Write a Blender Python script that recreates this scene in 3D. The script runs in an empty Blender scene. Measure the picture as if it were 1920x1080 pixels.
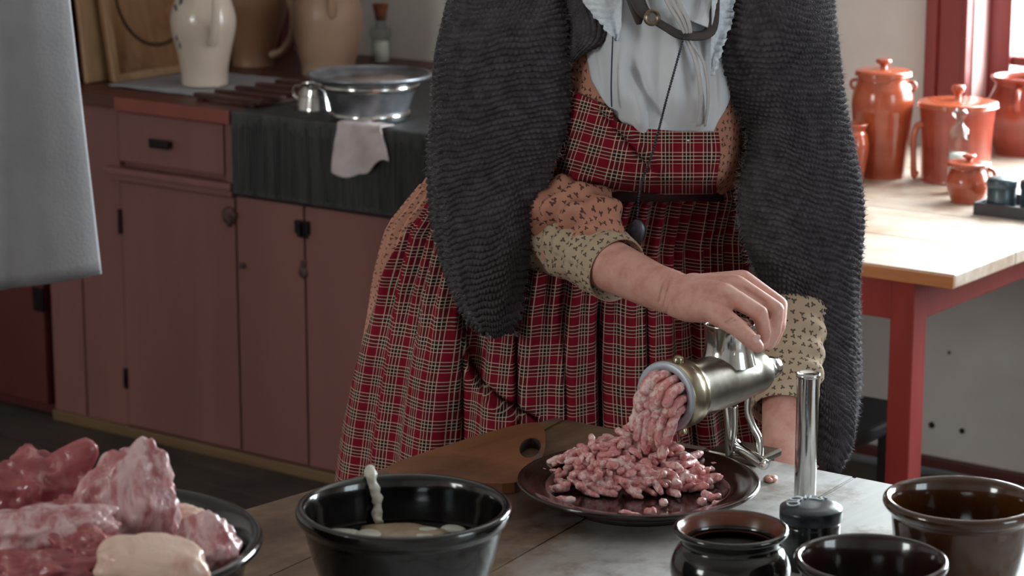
import bpy, bmesh, math, random
import numpy as np
from mathutils import Vector, Matrix, noise

random.seed(7); np.random.seed(7)
S = bpy.context.scene
COL = S.collection
R = math.radians
# ------------------------------------------------------------------ camera
# World axes follow the room: x runs along the back wall, y into it, z up.
F_PX = 4533.3                       # 85 mm on a 36 mm sensor, 1920 px wide
PITCH, YAW, CAM_H = R(12.7), R(36.5), 1.64
cam = bpy.data.objects.new('camera', bpy.data.cameras.new('camera'))
COL.objects.link(cam); S.camera = cam
cam.location = (0, 0, CAM_H)
cam.rotation_euler = (R(90) - PITCH, 0, YAW)
cam.data.lens = 85; cam.data.sensor_width = 36
cam.data.dof.use_dof = True
cam.data.dof.focus_distance = 2.98
cam.data.dof.aperture_fstop = 9.0
# ------------------------------------------------------------------ light
wd = bpy.data.worlds.new('overcast'); S.world = wd; wd.use_nodes = True
bg = wd.node_tree.nodes['Background']
bg.inputs[0].default_value = (0.86, 0.93, 1.0, 1); bg.inputs[1].default_value = 2.2


def window_light(name, loc, rot, sx, sy, power, col=(0.86, 0.93, 1.0)):
    l = bpy.data.lights.new(name, 'AREA'); l.shape = 'RECTANGLE'; l.size = sx; l.size_y = sy
    l.energy = power; l.color = col
    o = bpy.data.objects.new(name, l); COL.objects.link(o); o.location = loc; o.rotation_euler = rot
    return o


window_light('daylight_back_window', (-1.40, 5.30, 1.50), (R(-90), 0, 0), 1.95, 1.5, 410, (0.90, 0.95, 1.0))
window_light('daylight_rear_window', (-3.5, -2.05, 1.88), (R(90), 0, R(-8)), 1.3, 1.3, 98, (1.0, 0.965, 0.93))
window_light('daylight_side_window', (1.95, 2.7, 1.55), (R(90), 0, R(90)), 1.3, 1.4, 36)
vs = S.view_settings
vs.view_transform = 'Standard'; vs.look = 'None'; vs.exposure = 0.0; vs.gamma = 1.0
vs.use_curve_mapping = False

# ------------------------------------------------------------------ frames
CY, SY = math.cos(YAW), math.sin(YAW)
CP, SP = math.cos(PITCH), math.sin(PITCH)


def _ray(px, py):
    u, v = (px - 960) / F_PX, (540 - py) / F_PX
    return np.array([u, CP + SP * v, -SP + CP * v])


def cf(px, py, Y):
    """point seen at px,py whose distance ahead of the camera is Y (x right, y ahead, z up)"""
    d = _ray(px, py); p = d * (Y / d[1]); p[2] += CAM_H
    return p


def cz(px, py, z):
    d = _ray(px, py); p = d * ((z - CAM_H) / d[2]); p[2] += CAM_H
    return p


def w(p):
    """ahead-of-camera frame to room frame"""
    p = np.asarray(p, float)
    o = p.copy()
    o[..., 0] = p[..., 0] * CY - p[..., 1] * SY
    o[..., 1] = p[..., 0] * SY + p[..., 1] * CY
    return o


def proj(P):
    """room frame to pixel (planning of folds only)"""
    P = np.asarray(P, float)
    x = P[..., 0] * CY + P[..., 1] * SY; y = -P[..., 0] * SY + P[..., 1] * CY; z = P[..., 2] - CAM_H
    d = y * CP - z * SP; u = y * SP + z * CP
    return 960 + F_PX * x / d, 540 - F_PX * u / d


# ------------------------------------------------------------------ materials
def srgb(r, g, b):
    f = lambda c: (c / 12.92 if c <= .04045 else ((c + .055) / 1.055) ** 2.4)
    return (f(r / 255), f(g / 255), f(b / 255), 1)


class NT:
    def __init__(s, name):
        s.m = bpy.data.materials.new(name); s.m.use_nodes = True
        s.t = s.m.node_tree; s.b = s.t.nodes['Principled BSDF']; s.n = s.t.nodes

    def new(s, typ, **kw):
        n = s.n.new(typ)
        for k, v in kw.items(): setattr(n, k, v)
        return n

    def link(s, a, b): s.t.links.new(a, b)

    def set(s, node, **kw):
        for k, v in kw.items(): node.inputs[k].default_value = v

    def math(s, op, a, b=None, c=None):
        n = s.new('ShaderNodeMath', operation=op)
        for i, v in enumerate((a, b, c)):
            if v is None: continue
            if isinstance(v, (int, float)): n.inputs[i].default_value = v
            else: s.link(v, n.inputs[i])
        return n.outputs[0]

    def mix(s, fac, a, b, blend='MIX'):
        n = s.new('ShaderNodeMix', data_type='RGBA', blend_type=blend)
        for i, v in ((0, fac), (6, a), (7, b)):
            if isinstance(v, (int, float, tuple)): n.inputs[i].default_value = v
            else: s.link(v, n.inputs[i])
        return n.outputs[2]

    def ramp(s, fac, stops, interp='LINEAR'):
        n = s.new('ShaderNodeValToRGB'); n.color_ramp.interpolation = interp
        el = n.color_ramp.elements
        while len(el) < len(stops): el.new(.5)
        for e, (p, c) in zip(el, stops): e.position = p; e.color = c if isinstance(c, tuple) else (c, c, c, 1)
        s.link(fac, n.inputs[0]); return n.outputs[0]

    def coords(s, kind='Object', scale=(1, 1, 1), rot=(0, 0, 0)):
        tc = s.new('ShaderNodeTexCoord'); mp = s.new('ShaderNodeMapping')
        s.link(tc.outputs[kind], mp.inputs[0]); mp.inputs['Scale'].default_value = scale
        mp.inputs['Rotation'].default_value = rot
        return mp.outputs[0]

    def noise(s, vec, scale, detail=4, rough=.55, dist=0):
        n = s.new('ShaderNodeTexNoise'); s.link(vec, n.inputs['Vector'])
        s.set(n, Scale=scale, Detail=detail, Roughness=rough, Distortion=dist)
        return n.outputs[0]

    def bump(s, h, strength=.3, dist=.005):
        n = s.new('ShaderNodeBump'); s.link(h, n.inputs['Height'])
        n.inputs['Strength'].default_value = strength; n.inputs['Distance'].default_value = dist
        s.link(n.outputs[0], s.b.inputs['Normal'])


MATS = {}


def mottled(name, c1, c2, rough=.5, scale=8, metal=0, stretch=(1, 1, 1), bump=.15, bdist=.003, coat=0, r2=None,
            spec=.5, detail=5, lo=.35, hi=.65, bscale=None, ior=None):
    if name in MATS: return MATS[name]
    k = NT(name); v = k.coords('Object', stretch)
    n = k.noise(v, scale, detail)
    k.link(k.ramp(n, [(lo, c1), (hi, c2)]), k.b.inputs['Base Color'])
    k.set(k.b, Roughness=rough, Metallic=metal)
    k.b.inputs['Specular IOR Level'].default_value = spec
    if coat: k.b.inputs['Coat Weight'].default_value = coat; k.b.inputs['Coat Roughness'].default_value = .08
    if r2 is not None:
        k.link(k.math('MULTIPLY_ADD', n, (r2 - rough) * 1.5, rough), k.b.inputs['Roughness'])
    if bump: k.bump(k.noise(v, bscale or scale * 3, 4), bump, bdist)
    MATS[name] = k.m
    return k.m


def wood(name, c1, c2, axis='x', rough=.55, scale=5, stain=None, coat=0, bump=.25):
    if name in MATS: return MATS[name]
    k = NT(name)
    st = {'x': (.08, 1, 1), 'y': (1, .08, 1), 'z': (1, 1, .08)}[axis]
    v = k.coords('Object', st)
    g = k.noise(v, scale * 9, 6, .6, .4)
    col = k.ramp(g, [(.3, c1), (.7, c2)])
    big = k.noise(k.coords('Object'), 4.5, 6, .65)
    if stain: col = k.mix(k.ramp(big, [(.48, 0.), (.62, .85)]), col, stain)
    k.link(col, k.b.inputs['Base Color'])
    k.link(k.math('MULTIPLY_ADD', big, .3, rough - .15), k.b.inputs['Roughness'])
    if coat: k.b.inputs['Coat Weight'].default_value = coat
    k.bump(g, bump, .002)
    MATS[name] = k.m
    return k.m


PLASTER = mottled('plaster', srgb(196, 188, 183), srgb(212, 205, 200), .85, 3, bump=.2, bscale=25)
REDPAINT = mottled('barn_red_paint', srgb(120, 78, 74), srgb(134, 88, 82), .5, 5, stretch=(1, 1, .15), bump=.25, bscale=14)
REDDARK = mottled('dark_maroon_paint', srgb(78, 30, 28), srgb(92, 38, 34), .5, 5, stretch=(1, 1, .15), bump=.2)
REDTRIM = mottled('red_trim_paint', srgb(122, 46, 44), srgb(136, 56, 52), .42, 6, stretch=(1, 1, .2), bump=.15)
REDTABLE = mottled('red_table_paint', srgb(124, 40, 38), srgb(140, 50, 46), .45, 9, stretch=(1, 1, .3), bump=.25)
SLATE = mottled('slate_stone', srgb(40, 41, 43), srgb(66, 66, 66), .5, 7, stretch=(6, 6, .5), bump=.9, bdist=.006, bscale=22)
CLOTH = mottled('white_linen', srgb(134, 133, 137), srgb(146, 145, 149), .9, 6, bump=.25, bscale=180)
RAG = mottled('grey_pink_rag', srgb(190, 176, 178), srgb(202, 190, 190), .95, 20, bump=.4, bscale=220)
CREAM = mottled('cream_glaze', srgb(196, 178, 164), srgb(206, 190, 176), .22, 6, bump=.03, coat=.4)
TAN = mottled('tan_stoneware', srgb(160, 130, 108), srgb(172, 142, 120), .4, 6, bump=.05)
BROWNJUG = mottled('brown_stoneware', srgb(124, 88, 66), srgb(142, 106, 82), .4, 6, bump=.05)
COBALT = mottled('cobalt_paint', srgb(34, 52, 84), srgb(50, 70, 100), .3, 30, bump=0)
TERRA = mottled('terracotta_glaze', srgb(152, 66, 42), srgb(174, 84, 54), .2, 7, stretch=(.5, .5, 3), bump=.1, coat=.5)
TERRA2 = mottled('dark_terracotta_glaze', srgb(140, 56, 42), srgb(162, 72, 54), .25, 7, stretch=(.5, .5, 3), bump=.1, coat=.4)
BLACKGLAZE = mottled('black_glaze', srgb(14, 12, 14), srgb(28, 24, 24), .13, 10, bump=.1, coat=.5, bscale=18)
BROWNGLAZE = mottled('brown_glaze', srgb(48, 27, 14), srgb(82, 46, 20), .12, 8, bump=.1, coat=.5, bscale=18)
DARKBROWN = mottled('dark_brown_glaze', srgb(30, 16, 14), srgb(46, 26, 22), .14, 8, bump=.1, coat=.5, bscale=18)
GALV = mottled('galvanised_steel', srgb(120, 122, 130), srgb(160, 162, 168), .3, 22, metal=.9, bump=.1, r2=.45)
STEEL = mottled('polished_steel', srgb(200, 198, 194), srgb(214, 212, 208), .13, 30, metal=1, bump=.02)
BRUSHED = mottled('brushed_steel', srgb(138, 132, 123), srgb(158, 152, 142), .25, 40, metal=1, bump=.05, r2=.34)
ALLOY = mottled('pale_alloy', srgb(170, 176, 188), srgb(182, 188, 198), .42, 40, metal=.35, bump=.03)
BRASSY = mottled('brassy_steel', srgb(150, 138, 116), srgb(168, 156, 132), .28, 40, metal=1, bump=.05)
IRON = mottled('black_iron', srgb(22, 20, 20), srgb(40, 36, 34), .4, 40, metal=.6, bump=.2)
BLACKTIN = mottled('black_japanned_tin', srgb(16, 17, 20), srgb(30, 32, 36), .22, 20, bump=.05, coat=.6)
WORNTIN = mottled('worn_tin_lid', srgb(34, 38, 42), srgb(66, 72, 78), .28, 30, metal=.5, bump=.15)
BLUETIN = mottled('blue_black_tin', srgb(58, 72, 80), srgb(84, 98, 106), .3, 20, metal=.4, bump=.1)
GREYWOODTRAY = mottled('slate_grey_paint', srgb(48, 46, 52), srgb(62, 58, 64), .55, 12, bump=.2)
BLACKPAINT = mottled('black_paint', srgb(20, 22, 24), srgb(34, 36, 38), .3, 8, bump=.1, coat=.2)
CORK = mottled('cork', srgb(110, 58, 34), srgb(140, 80, 48), .85, 120, bump=.5)
FLOORWOOD = wood('worn_floor_boards', srgb(52, 46, 42), srgb(72, 64, 58), 'x', .6, 4, srgb(40, 36, 34))


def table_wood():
    k = NT('worn_table_wood_painted_sheen')
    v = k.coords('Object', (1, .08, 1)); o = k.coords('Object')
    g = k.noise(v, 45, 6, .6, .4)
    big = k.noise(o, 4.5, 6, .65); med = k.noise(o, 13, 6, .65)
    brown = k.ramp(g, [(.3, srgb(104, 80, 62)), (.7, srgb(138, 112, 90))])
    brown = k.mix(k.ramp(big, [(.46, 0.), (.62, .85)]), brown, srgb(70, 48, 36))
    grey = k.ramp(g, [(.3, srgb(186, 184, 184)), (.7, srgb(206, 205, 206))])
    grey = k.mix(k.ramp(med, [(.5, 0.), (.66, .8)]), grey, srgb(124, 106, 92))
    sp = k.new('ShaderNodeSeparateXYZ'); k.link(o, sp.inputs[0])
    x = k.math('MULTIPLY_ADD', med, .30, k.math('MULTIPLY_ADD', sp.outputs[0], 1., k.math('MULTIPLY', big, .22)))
    f = k.ramp(k.math('ADD', x, .5), [(.30, 0.), (.46, 1.)])  # window sheen painted into the worn wood: paler grey toward larger x
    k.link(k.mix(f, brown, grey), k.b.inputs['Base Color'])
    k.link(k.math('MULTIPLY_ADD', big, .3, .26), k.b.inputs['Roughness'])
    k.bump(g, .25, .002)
    MATS['worn_table_wood_painted_sheen'] = k.m
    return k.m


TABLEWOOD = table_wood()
PINE = wood('scrubbed_pine', srgb(176, 156, 140), srgb(200, 184, 170), 'x', .42, 5, srgb(156, 128, 106))
PINEEDGE = wood('pine_table_edge', srgb(158, 108, 66), srgb(176, 128, 84), 'x', .5, 5)
ORANGEWOOD = wood('oiled_board_wood', srgb(120, 74, 46), srgb(142, 92, 60), 'y', .45, 5, srgb(92, 54, 34))
BREADBOARD = wood('bread_board_wood', srgb(124, 84, 50), srgb(150, 106, 66), 'z', .55, 5, srgb(100, 62, 36))
PALEBOARD = wood('pale_board_wood', srgb(150, 116, 84), srgb(174, 140, 106), 'z', .55, 5)


def glass_mat(name, tint=(.93, .97, .96, 1), rough=.02, alpha=.75):
    k = NT(name)
    tr = k.new('ShaderNodeBsdfTransparent'); gl = k.new('ShaderNodeBsdfGlossy'); mx = k.new('ShaderNodeMixShader')
    tr.inputs[0].default_value = tint; gl.inputs['Roughness'].default_value = rough
    lw = k.new('ShaderNodeLayerWeight'); lw.inputs[0].default_value = .5
    k.link(k.math('MULTIPLY_ADD', k.math('POWER', lw.outputs['Facing'], 4.), .7, .04), mx.inputs[0]); k.link(tr.outputs[0], mx.inputs[1]); k.link(gl.outputs[0], mx.inputs[2])
    k.link(mx.outputs[0], k.n['Material Output'].inputs[0])
    MATS[name] = k.m
    return k.m


PANE = glass_mat('window_glass')
BOTTLE = glass_mat('bottle_glass', (.90, .94, .93, 1))
WATER = glass_mat('brine_water', (.62, .60, .55, 1))


def plaid_mat():
    k = NT('red_plaid_cotton')
    tc = k.new('ShaderNodeTexCoord'); sp = k.new('ShaderNodeSeparateXYZ'); k.link(tc.outputs['UV'], sp.inputs[0])
    red, dk, cr, dr = srgb(134, 16, 40), srgb(28, 31, 29), srgb(232, 214, 190), srgb(88, 18, 30)
    st = [(0, red), (.44, cr), (.48, dr), (.57, dk), (.62, cr), (.66, dk), (.80, cr), (.835, dr), (.965, cr)]
    cols, lines = [], []
    ls = [(p, 1. if c is cr else 0.) for p, c in st]
    for i in (0, 1):
        f = k.math('FRACT', sp.outputs[i])
        cols.append(k.ramp(f, st, 'CONSTANT')); lines.append(k.ramp(f, ls, 'CONSTANT'))
    c = k.mix(.5, cols[0], cols[1])
    cr2 = srgb(214, 190, 168)
    c = k.mix(k.math('MULTIPLY', lines[0], .55), c, cr2)
    c = k.mix(k.math('MULTIPLY', lines[1], .45), c, cr2)
    v = k.coords('Object')
    c = k.mix(.25, c, k.ramp(k.noise(v, 9), [(.3, .35), (.7, .75)]), 'MULTIPLY')
    k.link(c, k.b.inputs['Base Color']); k.set(k.b, Roughness=.9)
    k.b.inputs['Specular IOR Level'].default_value = .2
    k.bump(k.noise(v, 700, 2), .25, .0008)
    MATS['plaid'] = k.m
    return k.m


def print_mat(name, c1, c2, cm, cell=62.):
    """small dark three-leaf sprigs on a plain cotton ground (UV in metres)"""
    k = NT(name)
    v = k.coords('UV')
    vo = k.new('ShaderNodeTexVoronoi'); k.link(v, vo.inputs['Vector']); vo.voronoi_dimensions = '2D'
    k.set(vo, Scale=cell, Randomness=.55)
    sub = k.new('ShaderNodeVectorMath', operation='SUBTRACT')
    k.link(v, sub.inputs[0]); k.link(vo.outputs['Position'], sub.inputs[1])
    scl = k.new('ShaderNodeVectorMath', operation='SCALE'); scl.inputs['Scale'].default_value = cell
    k.link(sub.outputs[0], scl.inputs[0])
    rot = k.new('ShaderNodeVectorRotate', rotation_type='Z_AXIS'); k.link(scl.outputs[0], rot.inputs[0])
    sc = k.new('ShaderNodeSeparateColor'); k.link(vo.outputs['Color'], sc.inputs[0])
    k.link(k.math('MULTIPLY', sc.outputs[0], 6.28), rot.inputs['Angle'])
    best = None
    for (ox, oy, ang) in ((.13, .06, .5), (-.13, .06, -.5), (0, -.17, 1.57)):
        mp = k.new('ShaderNodeMapping', vector_type='TEXTURE'); k.link(rot.outputs[0], mp.inputs[0])
        mp.inputs['Location'].default_value = (ox, oy, 0); mp.inputs['Rotation'].default_value = (0, 0, ang)
        mp.inputs['Scale'].default_value = (.17, .115, 1)
        ln = k.new('ShaderNodeVectorMath', operation='LENGTH'); k.link(mp.outputs[0], ln.inputs[0])
        best = ln.outputs['Value'] if best is None else k.math('MINIMUM', best, ln.outputs['Value'])
    o = k.coords('Object')
    ground = k.ramp(k.noise(o, 14), [(.3, c1), (.7, c2)])
    f = k.ramp(best, [(.85, .85), (1.15, 0.)])
    k.link(k.mix(f, ground, cm), k.b.inputs['Base Color']); k.set(k.b, Roughness=.9)
    k.b.inputs['Specular IOR Level'].default_value = .2
    k.bump(k.noise(o, 500, 2), .2, .0008)
    MATS[name] = k.m
    return k.m


PLAID = plaid_mat()
PEACH = print_mat('peach_sprig_cotton', srgb(180, 124, 104), srgb(194, 140, 120), srgb(58, 36, 36), 92)
PEACHSK = print_mat('peach_dotted_cotton', srgb(184, 130, 110), srgb(198, 146, 126), srgb(70, 44, 42), 140)
BEIGE = print_mat('beige_sprig_cotton', srgb(176, 152, 130), srgb(190, 168, 146), srgb(54, 46, 42), 92)
WOOL = mottled('charcoal_wool', srgb(64, 59, 62), srgb(84, 79, 82), .95, 60, bump=.5, bdist=.002, bscale=320, spec=.15)
FUZZ = mottled('wool_fibre', srgb(140, 136, 140), srgb(158, 154, 158), .9, 60, bump=0, spec=.2)
KERCH = mottled('white_kerchief_cotton', srgb(206, 208, 214), srgb(220, 220, 224), .85, 8, bump=.12, bscale=300)
LACE = mottled('white_lace', srgb(206, 212, 222), srgb(226, 230, 236), .85, 160, bump=.8, bdist=.002, bscale=220)
RIBBON = mottled('dark_brown_ribbon', srgb(52, 44, 42), srgb(66, 56, 54), .6, 20, bump=.1)
TIE = mottled('cream_tie', srgb(176, 170, 170), srgb(190, 184, 184), .7, 20, bump=.1)
CHAINM = mottled('dark_chain', srgb(60, 58, 66), srgb(92, 90, 98), .35, 80, metal=.8, bump=0)
GOLD = mottled('old_brass', srgb(104, 92, 76), srgb(136, 122, 102), .3, 60, metal=.9, bump=.1)


def skin_mat():
    k = NT('skin'); v = k.coords('Object')
    n = k.noise(v, 45, 5, .6)
    c = k.ramp(n, [(.3, srgb(196, 134, 122)), (.5, srgb(212, 156, 142)), (.72, srgb(220, 172, 158))])
    k.link(c, k.b.inputs['Base Color']); k.set(k.b, Roughness=.48)
    k.b.inputs['Subsurface Weight'].default_value = .12
    k.b.inputs['Subsurface Radius'].default_value = (.6, .25, .15)
    k.b.inputs['Subsurface Scale'].default_value = .01
    k.bump(k.noise(k.coords('Object', (1, 1, 1)), 260, 3), .18, .001)
    MATS['skin'] = k.m
    return k.m


SKIN = skin_mat()
NAIL = mottled('fingernail', srgb(224, 180, 172), srgb(232, 192, 184), .25, 60, bump=0)


def meat_mat(name, reds, fat, cut=.52, scale=22, stretch=(1, 1, 1), rough=.22):
    k = NT(name); v = k.coords('Object', stretch)
    n = k.noise(v, scale, 6, .62, .8); n2 = k.noise(v, scale * 3.1, 4, .6, .5)
    c = k.ramp(n2, [(.3, reds[0]), (.7, reds[1])])
    f = k.ramp(k.math('MULTIPLY_ADD', n2, .35, k.math('MULTIPLY', n, .75)), [(cut, 0.), (cut + .10, 1.)])
    c = k.mix(f, c, fat)
    k.link(c, k.b.inputs['Base Color']); k.set(k.b, Roughness=rough)
    k.b.inputs['Subsurface Weight'].default_value = .15
    k.b.inputs['Subsurface Radius'].default_value = (.7, .25, .2)
    k.b.inputs['Subsurface Scale'].default_value = .008
    k.bump(n2, .5, .004)
    MATS[name] = k.m
    return k.m


MEATRED = meat_mat('red_muscle', (srgb(142, 66, 72), srgb(176, 100, 102)), srgb(206, 154, 148), .56, 16)
MEATPALE = meat_mat('pale_sinew_meat', (srgb(164, 90, 94), srgb(196, 134, 134)), srgb(214, 178, 178), .46, 22, (1, 1, .5))
MEATFAT = meat_mat('pork_fat', (srgb(208, 152, 140), srgb(222, 176, 160)), srgb(226, 192, 176), .4, 14)
MINCE = meat_mat('minced_pork', (srgb(206, 124, 126), srgb(224, 156, 154)), srgb(238, 204, 200), .52, 60)
CASING = mottled('sausage_casing', srgb(190, 186, 172), srgb(214, 210, 196), .35, 60, bump=.4)

# ------------------------------------------------------------------ mesh helpers
WL = {}


def wl(o): return WL.get(o.name, np.zeros(3)) if o is not None else np.zeros(3)


def thing(name, label, cat, loc=(0, 0, 0), group=None):
    o = bpy.data.objects.new(name, None); COL.objects.link(o); o.location = loc
    o.empty_display_size = .05
    WL[o.name] = np.array(loc, float)
    return tag(o, label, cat, group)


def tag(o, label=None, cat=None, group=None, kind=None):
    if label: o['label'] = label
    if cat: o['category'] = cat
    if group: o['group'] = group
    if kind: o['kind'] = kind
    return o


def obj(name, VF, m, parent=None, origin=None, smooth=True, uv=None, kind=None):
    """one mesh object; vertices given in room coordinates"""
    V, Fs = VF[0], VF[1]
    V = np.asarray(V, float)
    pw = wl(parent)
    if origin is None:
        origin = pw if parent is not None else np.array([V[:, 0].mean(), V[:, 1].mean(), V[:, 2].min()])
    origin = np.asarray(origin, float)
    me = bpy.data.meshes.new(name)
    me.from_pydata((V - origin).tolist(), [], [tuple(map(int, f)) for f in Fs])
    if uv is not None:
        l = me.uv_layers.new(name='UVMap')
        idx = np.empty(len(me.loops), int); me.loops.foreach_get('vertex_index', idx)
        l.data.foreach_set('uv', np.asarray(uv, float)[idx].ravel())
    me.materials.append(m)
    if smooth: me.polygons.foreach_set('use_smooth', np.ones(len(me.polygons), bool))
    me.update()
    o = bpy.data.objects.new(name, me); COL.objects.link(o)
    if parent is not None: o.parent = parent
    o.location = origin - pw
    WL[o.name] = origin
    if kind: o['kind'] = kind
    return o


def struct(name, VF, m, parent=None, **kw):
    o = obj(name, VF, m, parent, **kw)
    if parent is None: o['kind'] = 'structure'
    return o


def cat(*vfs):
    V, Fs, n = [], [], 0
    for a, b in vfs:
        a = np.asarray(a, float); V.append(a); Fs += [tuple(i + n for i in f) for f in b]; n += len(a)
    return np.vstack(V), Fs


def bm_out(bm):
    bm.verts.index_update()
    V = np.array([v.co[:] for v in bm.verts]); Fs = [tuple(v.index for v in f.verts) for f in bm.faces]
    bm.free(); return V, Fs


def box(x0, x1, y0, y1, z0, z1, bev=.0):
    bm = bmesh.new(); bmesh.ops.create_cube(bm, size=1)
    for v in bm.verts:
        v.co = ((x0 + x1) / 2 + v.co.x * (x1 - x0), (y0 + y1) / 2 + v.co.y * (y1 - y0), (z0 + z1) / 2 + v.co.z * (z1 - z0))
    if bev: bmesh.ops.bevel(bm, geom=bm.edges[:], offset=bev, segments=2, profile=.6, affect='EDGES')
    return bm_out(bm)


def hexa(bottom, top):
    """prism between two equally long polygons"""
    n = len(bottom); V = list(bottom) + list(top)
    return np.array(V, float), [tuple(range(n))[::-1], tuple(range(n, 2 * n))] + [(i, (i + 1) % n, n + (i + 1) % n, n + i) for i in range(n)]


def spline(pts, n=8, closed=False):
    """Catmull-Rom through points of any width"""
    P = np.asarray(pts, float); out = []
    m = len(P)
    for i in range(m if closed else m - 1):
        if closed: p0, p1, p2, p3 = P[i - 1], P[i], P[(i + 1) % m], P[(i + 2) % m]
        else: p0, p1, p2, p3 = P[max(i - 1, 0)], P[i], P[i + 1], P[min(i + 2, m - 1)]
        for j in range(n):
            t = j / n
            out.append(.5 * ((2 * p1) + (-p0 + p2) * t + (2 * p0 - 5 * p1 + 4 * p2 - p3) * t * t + (-p0 + 3 * p1 - 3 * p2 + p3) * t ** 3))
    if not closed: out.append(P[-1])
    return np.array(out)


def grid_faces(n, m, closed=False):
    Fs = []
    mm = m if closed else m - 1
    for i in range(n - 1):
        for j in range(mm):
            k = (j + 1) % m
            Fs.append((i * m + j, i * m + k, (i + 1) * m + k, (i + 1) * m + j))
    return Fs


def lathe(prof, c=(0, 0, 0), seg=64, sm=5, wob=0., cap=False):
    """profile of (radius, height); smoothed unless sm is 0"""
    P = spline(prof, sm) if sm else np.asarray(prof, float)
    P[:, 0] = np.maximum(P[:, 0], 1e-4)
    a = np.arange(seg) * 2 * math.pi / seg
    V = np.zeros((len(P), seg, 3))
    rr = P[:, :1] * (1 + wob * np.sin(2 * a + 1)[None])
    V[..., 0] = c[0] + rr * np.cos(a); V[..., 1] = c[1] + rr * np.sin(a); V[..., 2] = c[2] + P[:, 1:2]
    Fs = grid_faces(len(P), seg, True)
    n = len(P)
    if cap or P[0, 0] < .001: Fs.append(tuple(range(seg))[::-1])
    if cap or P[-1, 0] < .001: Fs.append(tuple(range((n - 1) * seg, n * seg)))
    return V.reshape(-1, 3), Fs


def along(VF, p0, p1):
    """turn a shape built round +z from the origin so that +z runs from p0 to p1"""
    d = Vector(p1) - Vector(p0)
    M = np.array(Vector((0, 0, 1)).rotation_difference(d).to_matrix())
    return VF[0] @ M.T + np.asarray(p0, float), VF[1]


def tube(path, rad, seg=10, n=6, flat=None):
    P = spline(path, n) if n else np.asarray(path, float)
    rad = np.broadcast_to(np.asarray(rad, float), (len(path),)) if np.ndim(rad) <= 1 else rad
    rr = np.interp(np.linspace(0, len(path) - 1, len(P)), np.arange(len(path)), rad)
    T = np.gradient(P, axis=0); T /= np.linalg.norm(T, axis=1)[:, None] + 1e-12
    up = np.array([0, 0, 1.]) if abs(T[0][2]) < .9 else np.array([1., 0, 0])
    V = []
    N = np.cross(T[0], up); N /= np.linalg.norm(N)
    for i in range(len(P)):
        N = N - T[i] * (N @ T[i]); N /= np.linalg.norm(N) + 1e-12
        Bn = np.cross(T[i], N)
        for j in range(seg):
            a = j * 2 * math.pi / seg
            V.append(P[i] + rr[i] * (N * math.cos(a) + Bn * math.sin(a) * (flat or 1)))
    Fs = grid_faces(len(P), seg, True)
    m = len(P)
    Fs.append(tuple(range(seg))[::-1]); Fs.append(tuple(range((m - 1) * seg, m * seg)))
    return np.array(V), Fs


def sphere(c, r, sub=3, sc=(1, 1, 1)):
    bm = bmesh.new(); bmesh.ops.create_icosphere(bm, subdivisions=sub, radius=1)
    V, Fs = bm_out(bm)
    return V * np.array(sc) * r + np.asarray(c, float), Fs


def thick(G, t, closed=False):
    """grid of points [n,m,3] turned into a sheet of thickness t (second skin along the normals)"""
    n, m, _ = G.shape
    N = normals(G, closed)
    A, Bk = G.reshape(-1, 3), (G - N * t).reshape(-1, 3)
    Fs = grid_faces(n, m, closed); k = n * m
    F2 = [tuple(i + k for i in f[::-1]) for f in Fs]
    E = []
    for j in range(m if closed else m - 1):
        jj = (j + 1) % m
        E.append((jj, j, j + k, jj + k)); b = (n - 1) * m
        E.append((b + j, b + jj, b + jj + k, b + j + k))
    if not closed:
        for i in range(n - 1):
            E.append((i * m, (i + 1) * m, (i + 1) * m + k, i * m + k))
            E.append(((i + 1) * m + m - 1, i * m + m - 1, i * m + m - 1 + k, (i + 1) * m + m - 1 + k))
    return np.vstack([A, Bk]), Fs + F2 + E


def normals(G, closed=False):
    du = np.gradient(G, axis=1)
    if closed:
        du[:, 0] = (G[:, 1] - G[:, -1]) / 2; du[:, -1] = (G[:, 0] - G[:, -2]) / 2
    dv = np.gradient(G, axis=0)
    N = np.cross(du, dv); N /= np.linalg.norm(N, axis=2)[..., None] + 1e-12
    return N


def nz(p, s, seed=0.):
    return noise.noise(Vector((p[0] * s + seed, p[1] * s - seed, p[2] * s + 2 * seed)))


def sstep(a, b, x):
    t = np.clip((x - a) / (b - a), 0, 1); return t * t * (3 - 2 * t)

# ------------------------------------------------------------------ room shell
X0, X1, Y0, Y1, ZC = -5.6, 1.7, -1.8, 4.92, 2.6


def wall_y(y0, y1, x0, x1, hx0, hx1, hz0, hz1):
    return cat(box(x0, hx0, y0, y1, 0, ZC), box(hx1, x1, y0, y1, 0, ZC), box(hx0, hx1, y0, y1, 0, hz0), box(hx0, hx1, y0, y1, hz1, ZC))


WX0, WX1, WZ0, WZ1 = -2.368, -.46, .84, 2.05
wb = struct('wall_back', wall_y(Y1, Y1 + .16, X0, X1, WX0, WX1, WZ0, WZ1), PLASTER, smooth=False)
struct('wall_rear', wall_y(Y0 - .16, Y0, X0, X1, -4.1, -2.9, 1.3, 2.42), PLASTER, smooth=False)
struct('wall_left', box(X0 - .12, X0, Y0 - .16, Y1 + .16, 0, ZC), PLASTER, smooth=False)
V = wall_y(X1, X1 + .16, Y0 - .16, Y1 + .16, 2.1, 3.3, .95, 2.1)
struct('wall_right', (V[0][:, [1, 0, 2]], [f[::-1] for f in V[1]]), PLASTER, smooth=False)
struct('ceiling', box(X0, X1, Y0, Y1, ZC, ZC + .1), PLASTER, smooth=False)
fl = struct('floor', box(X0 - .1, X1 + .1, Y0 - .1, Y1 + .1, -.06, -.022), FLOORWOOD, smooth=False)
pv = box(X0, X1, 0, .205, -.022, 0, .003)
base_plank = None
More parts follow.
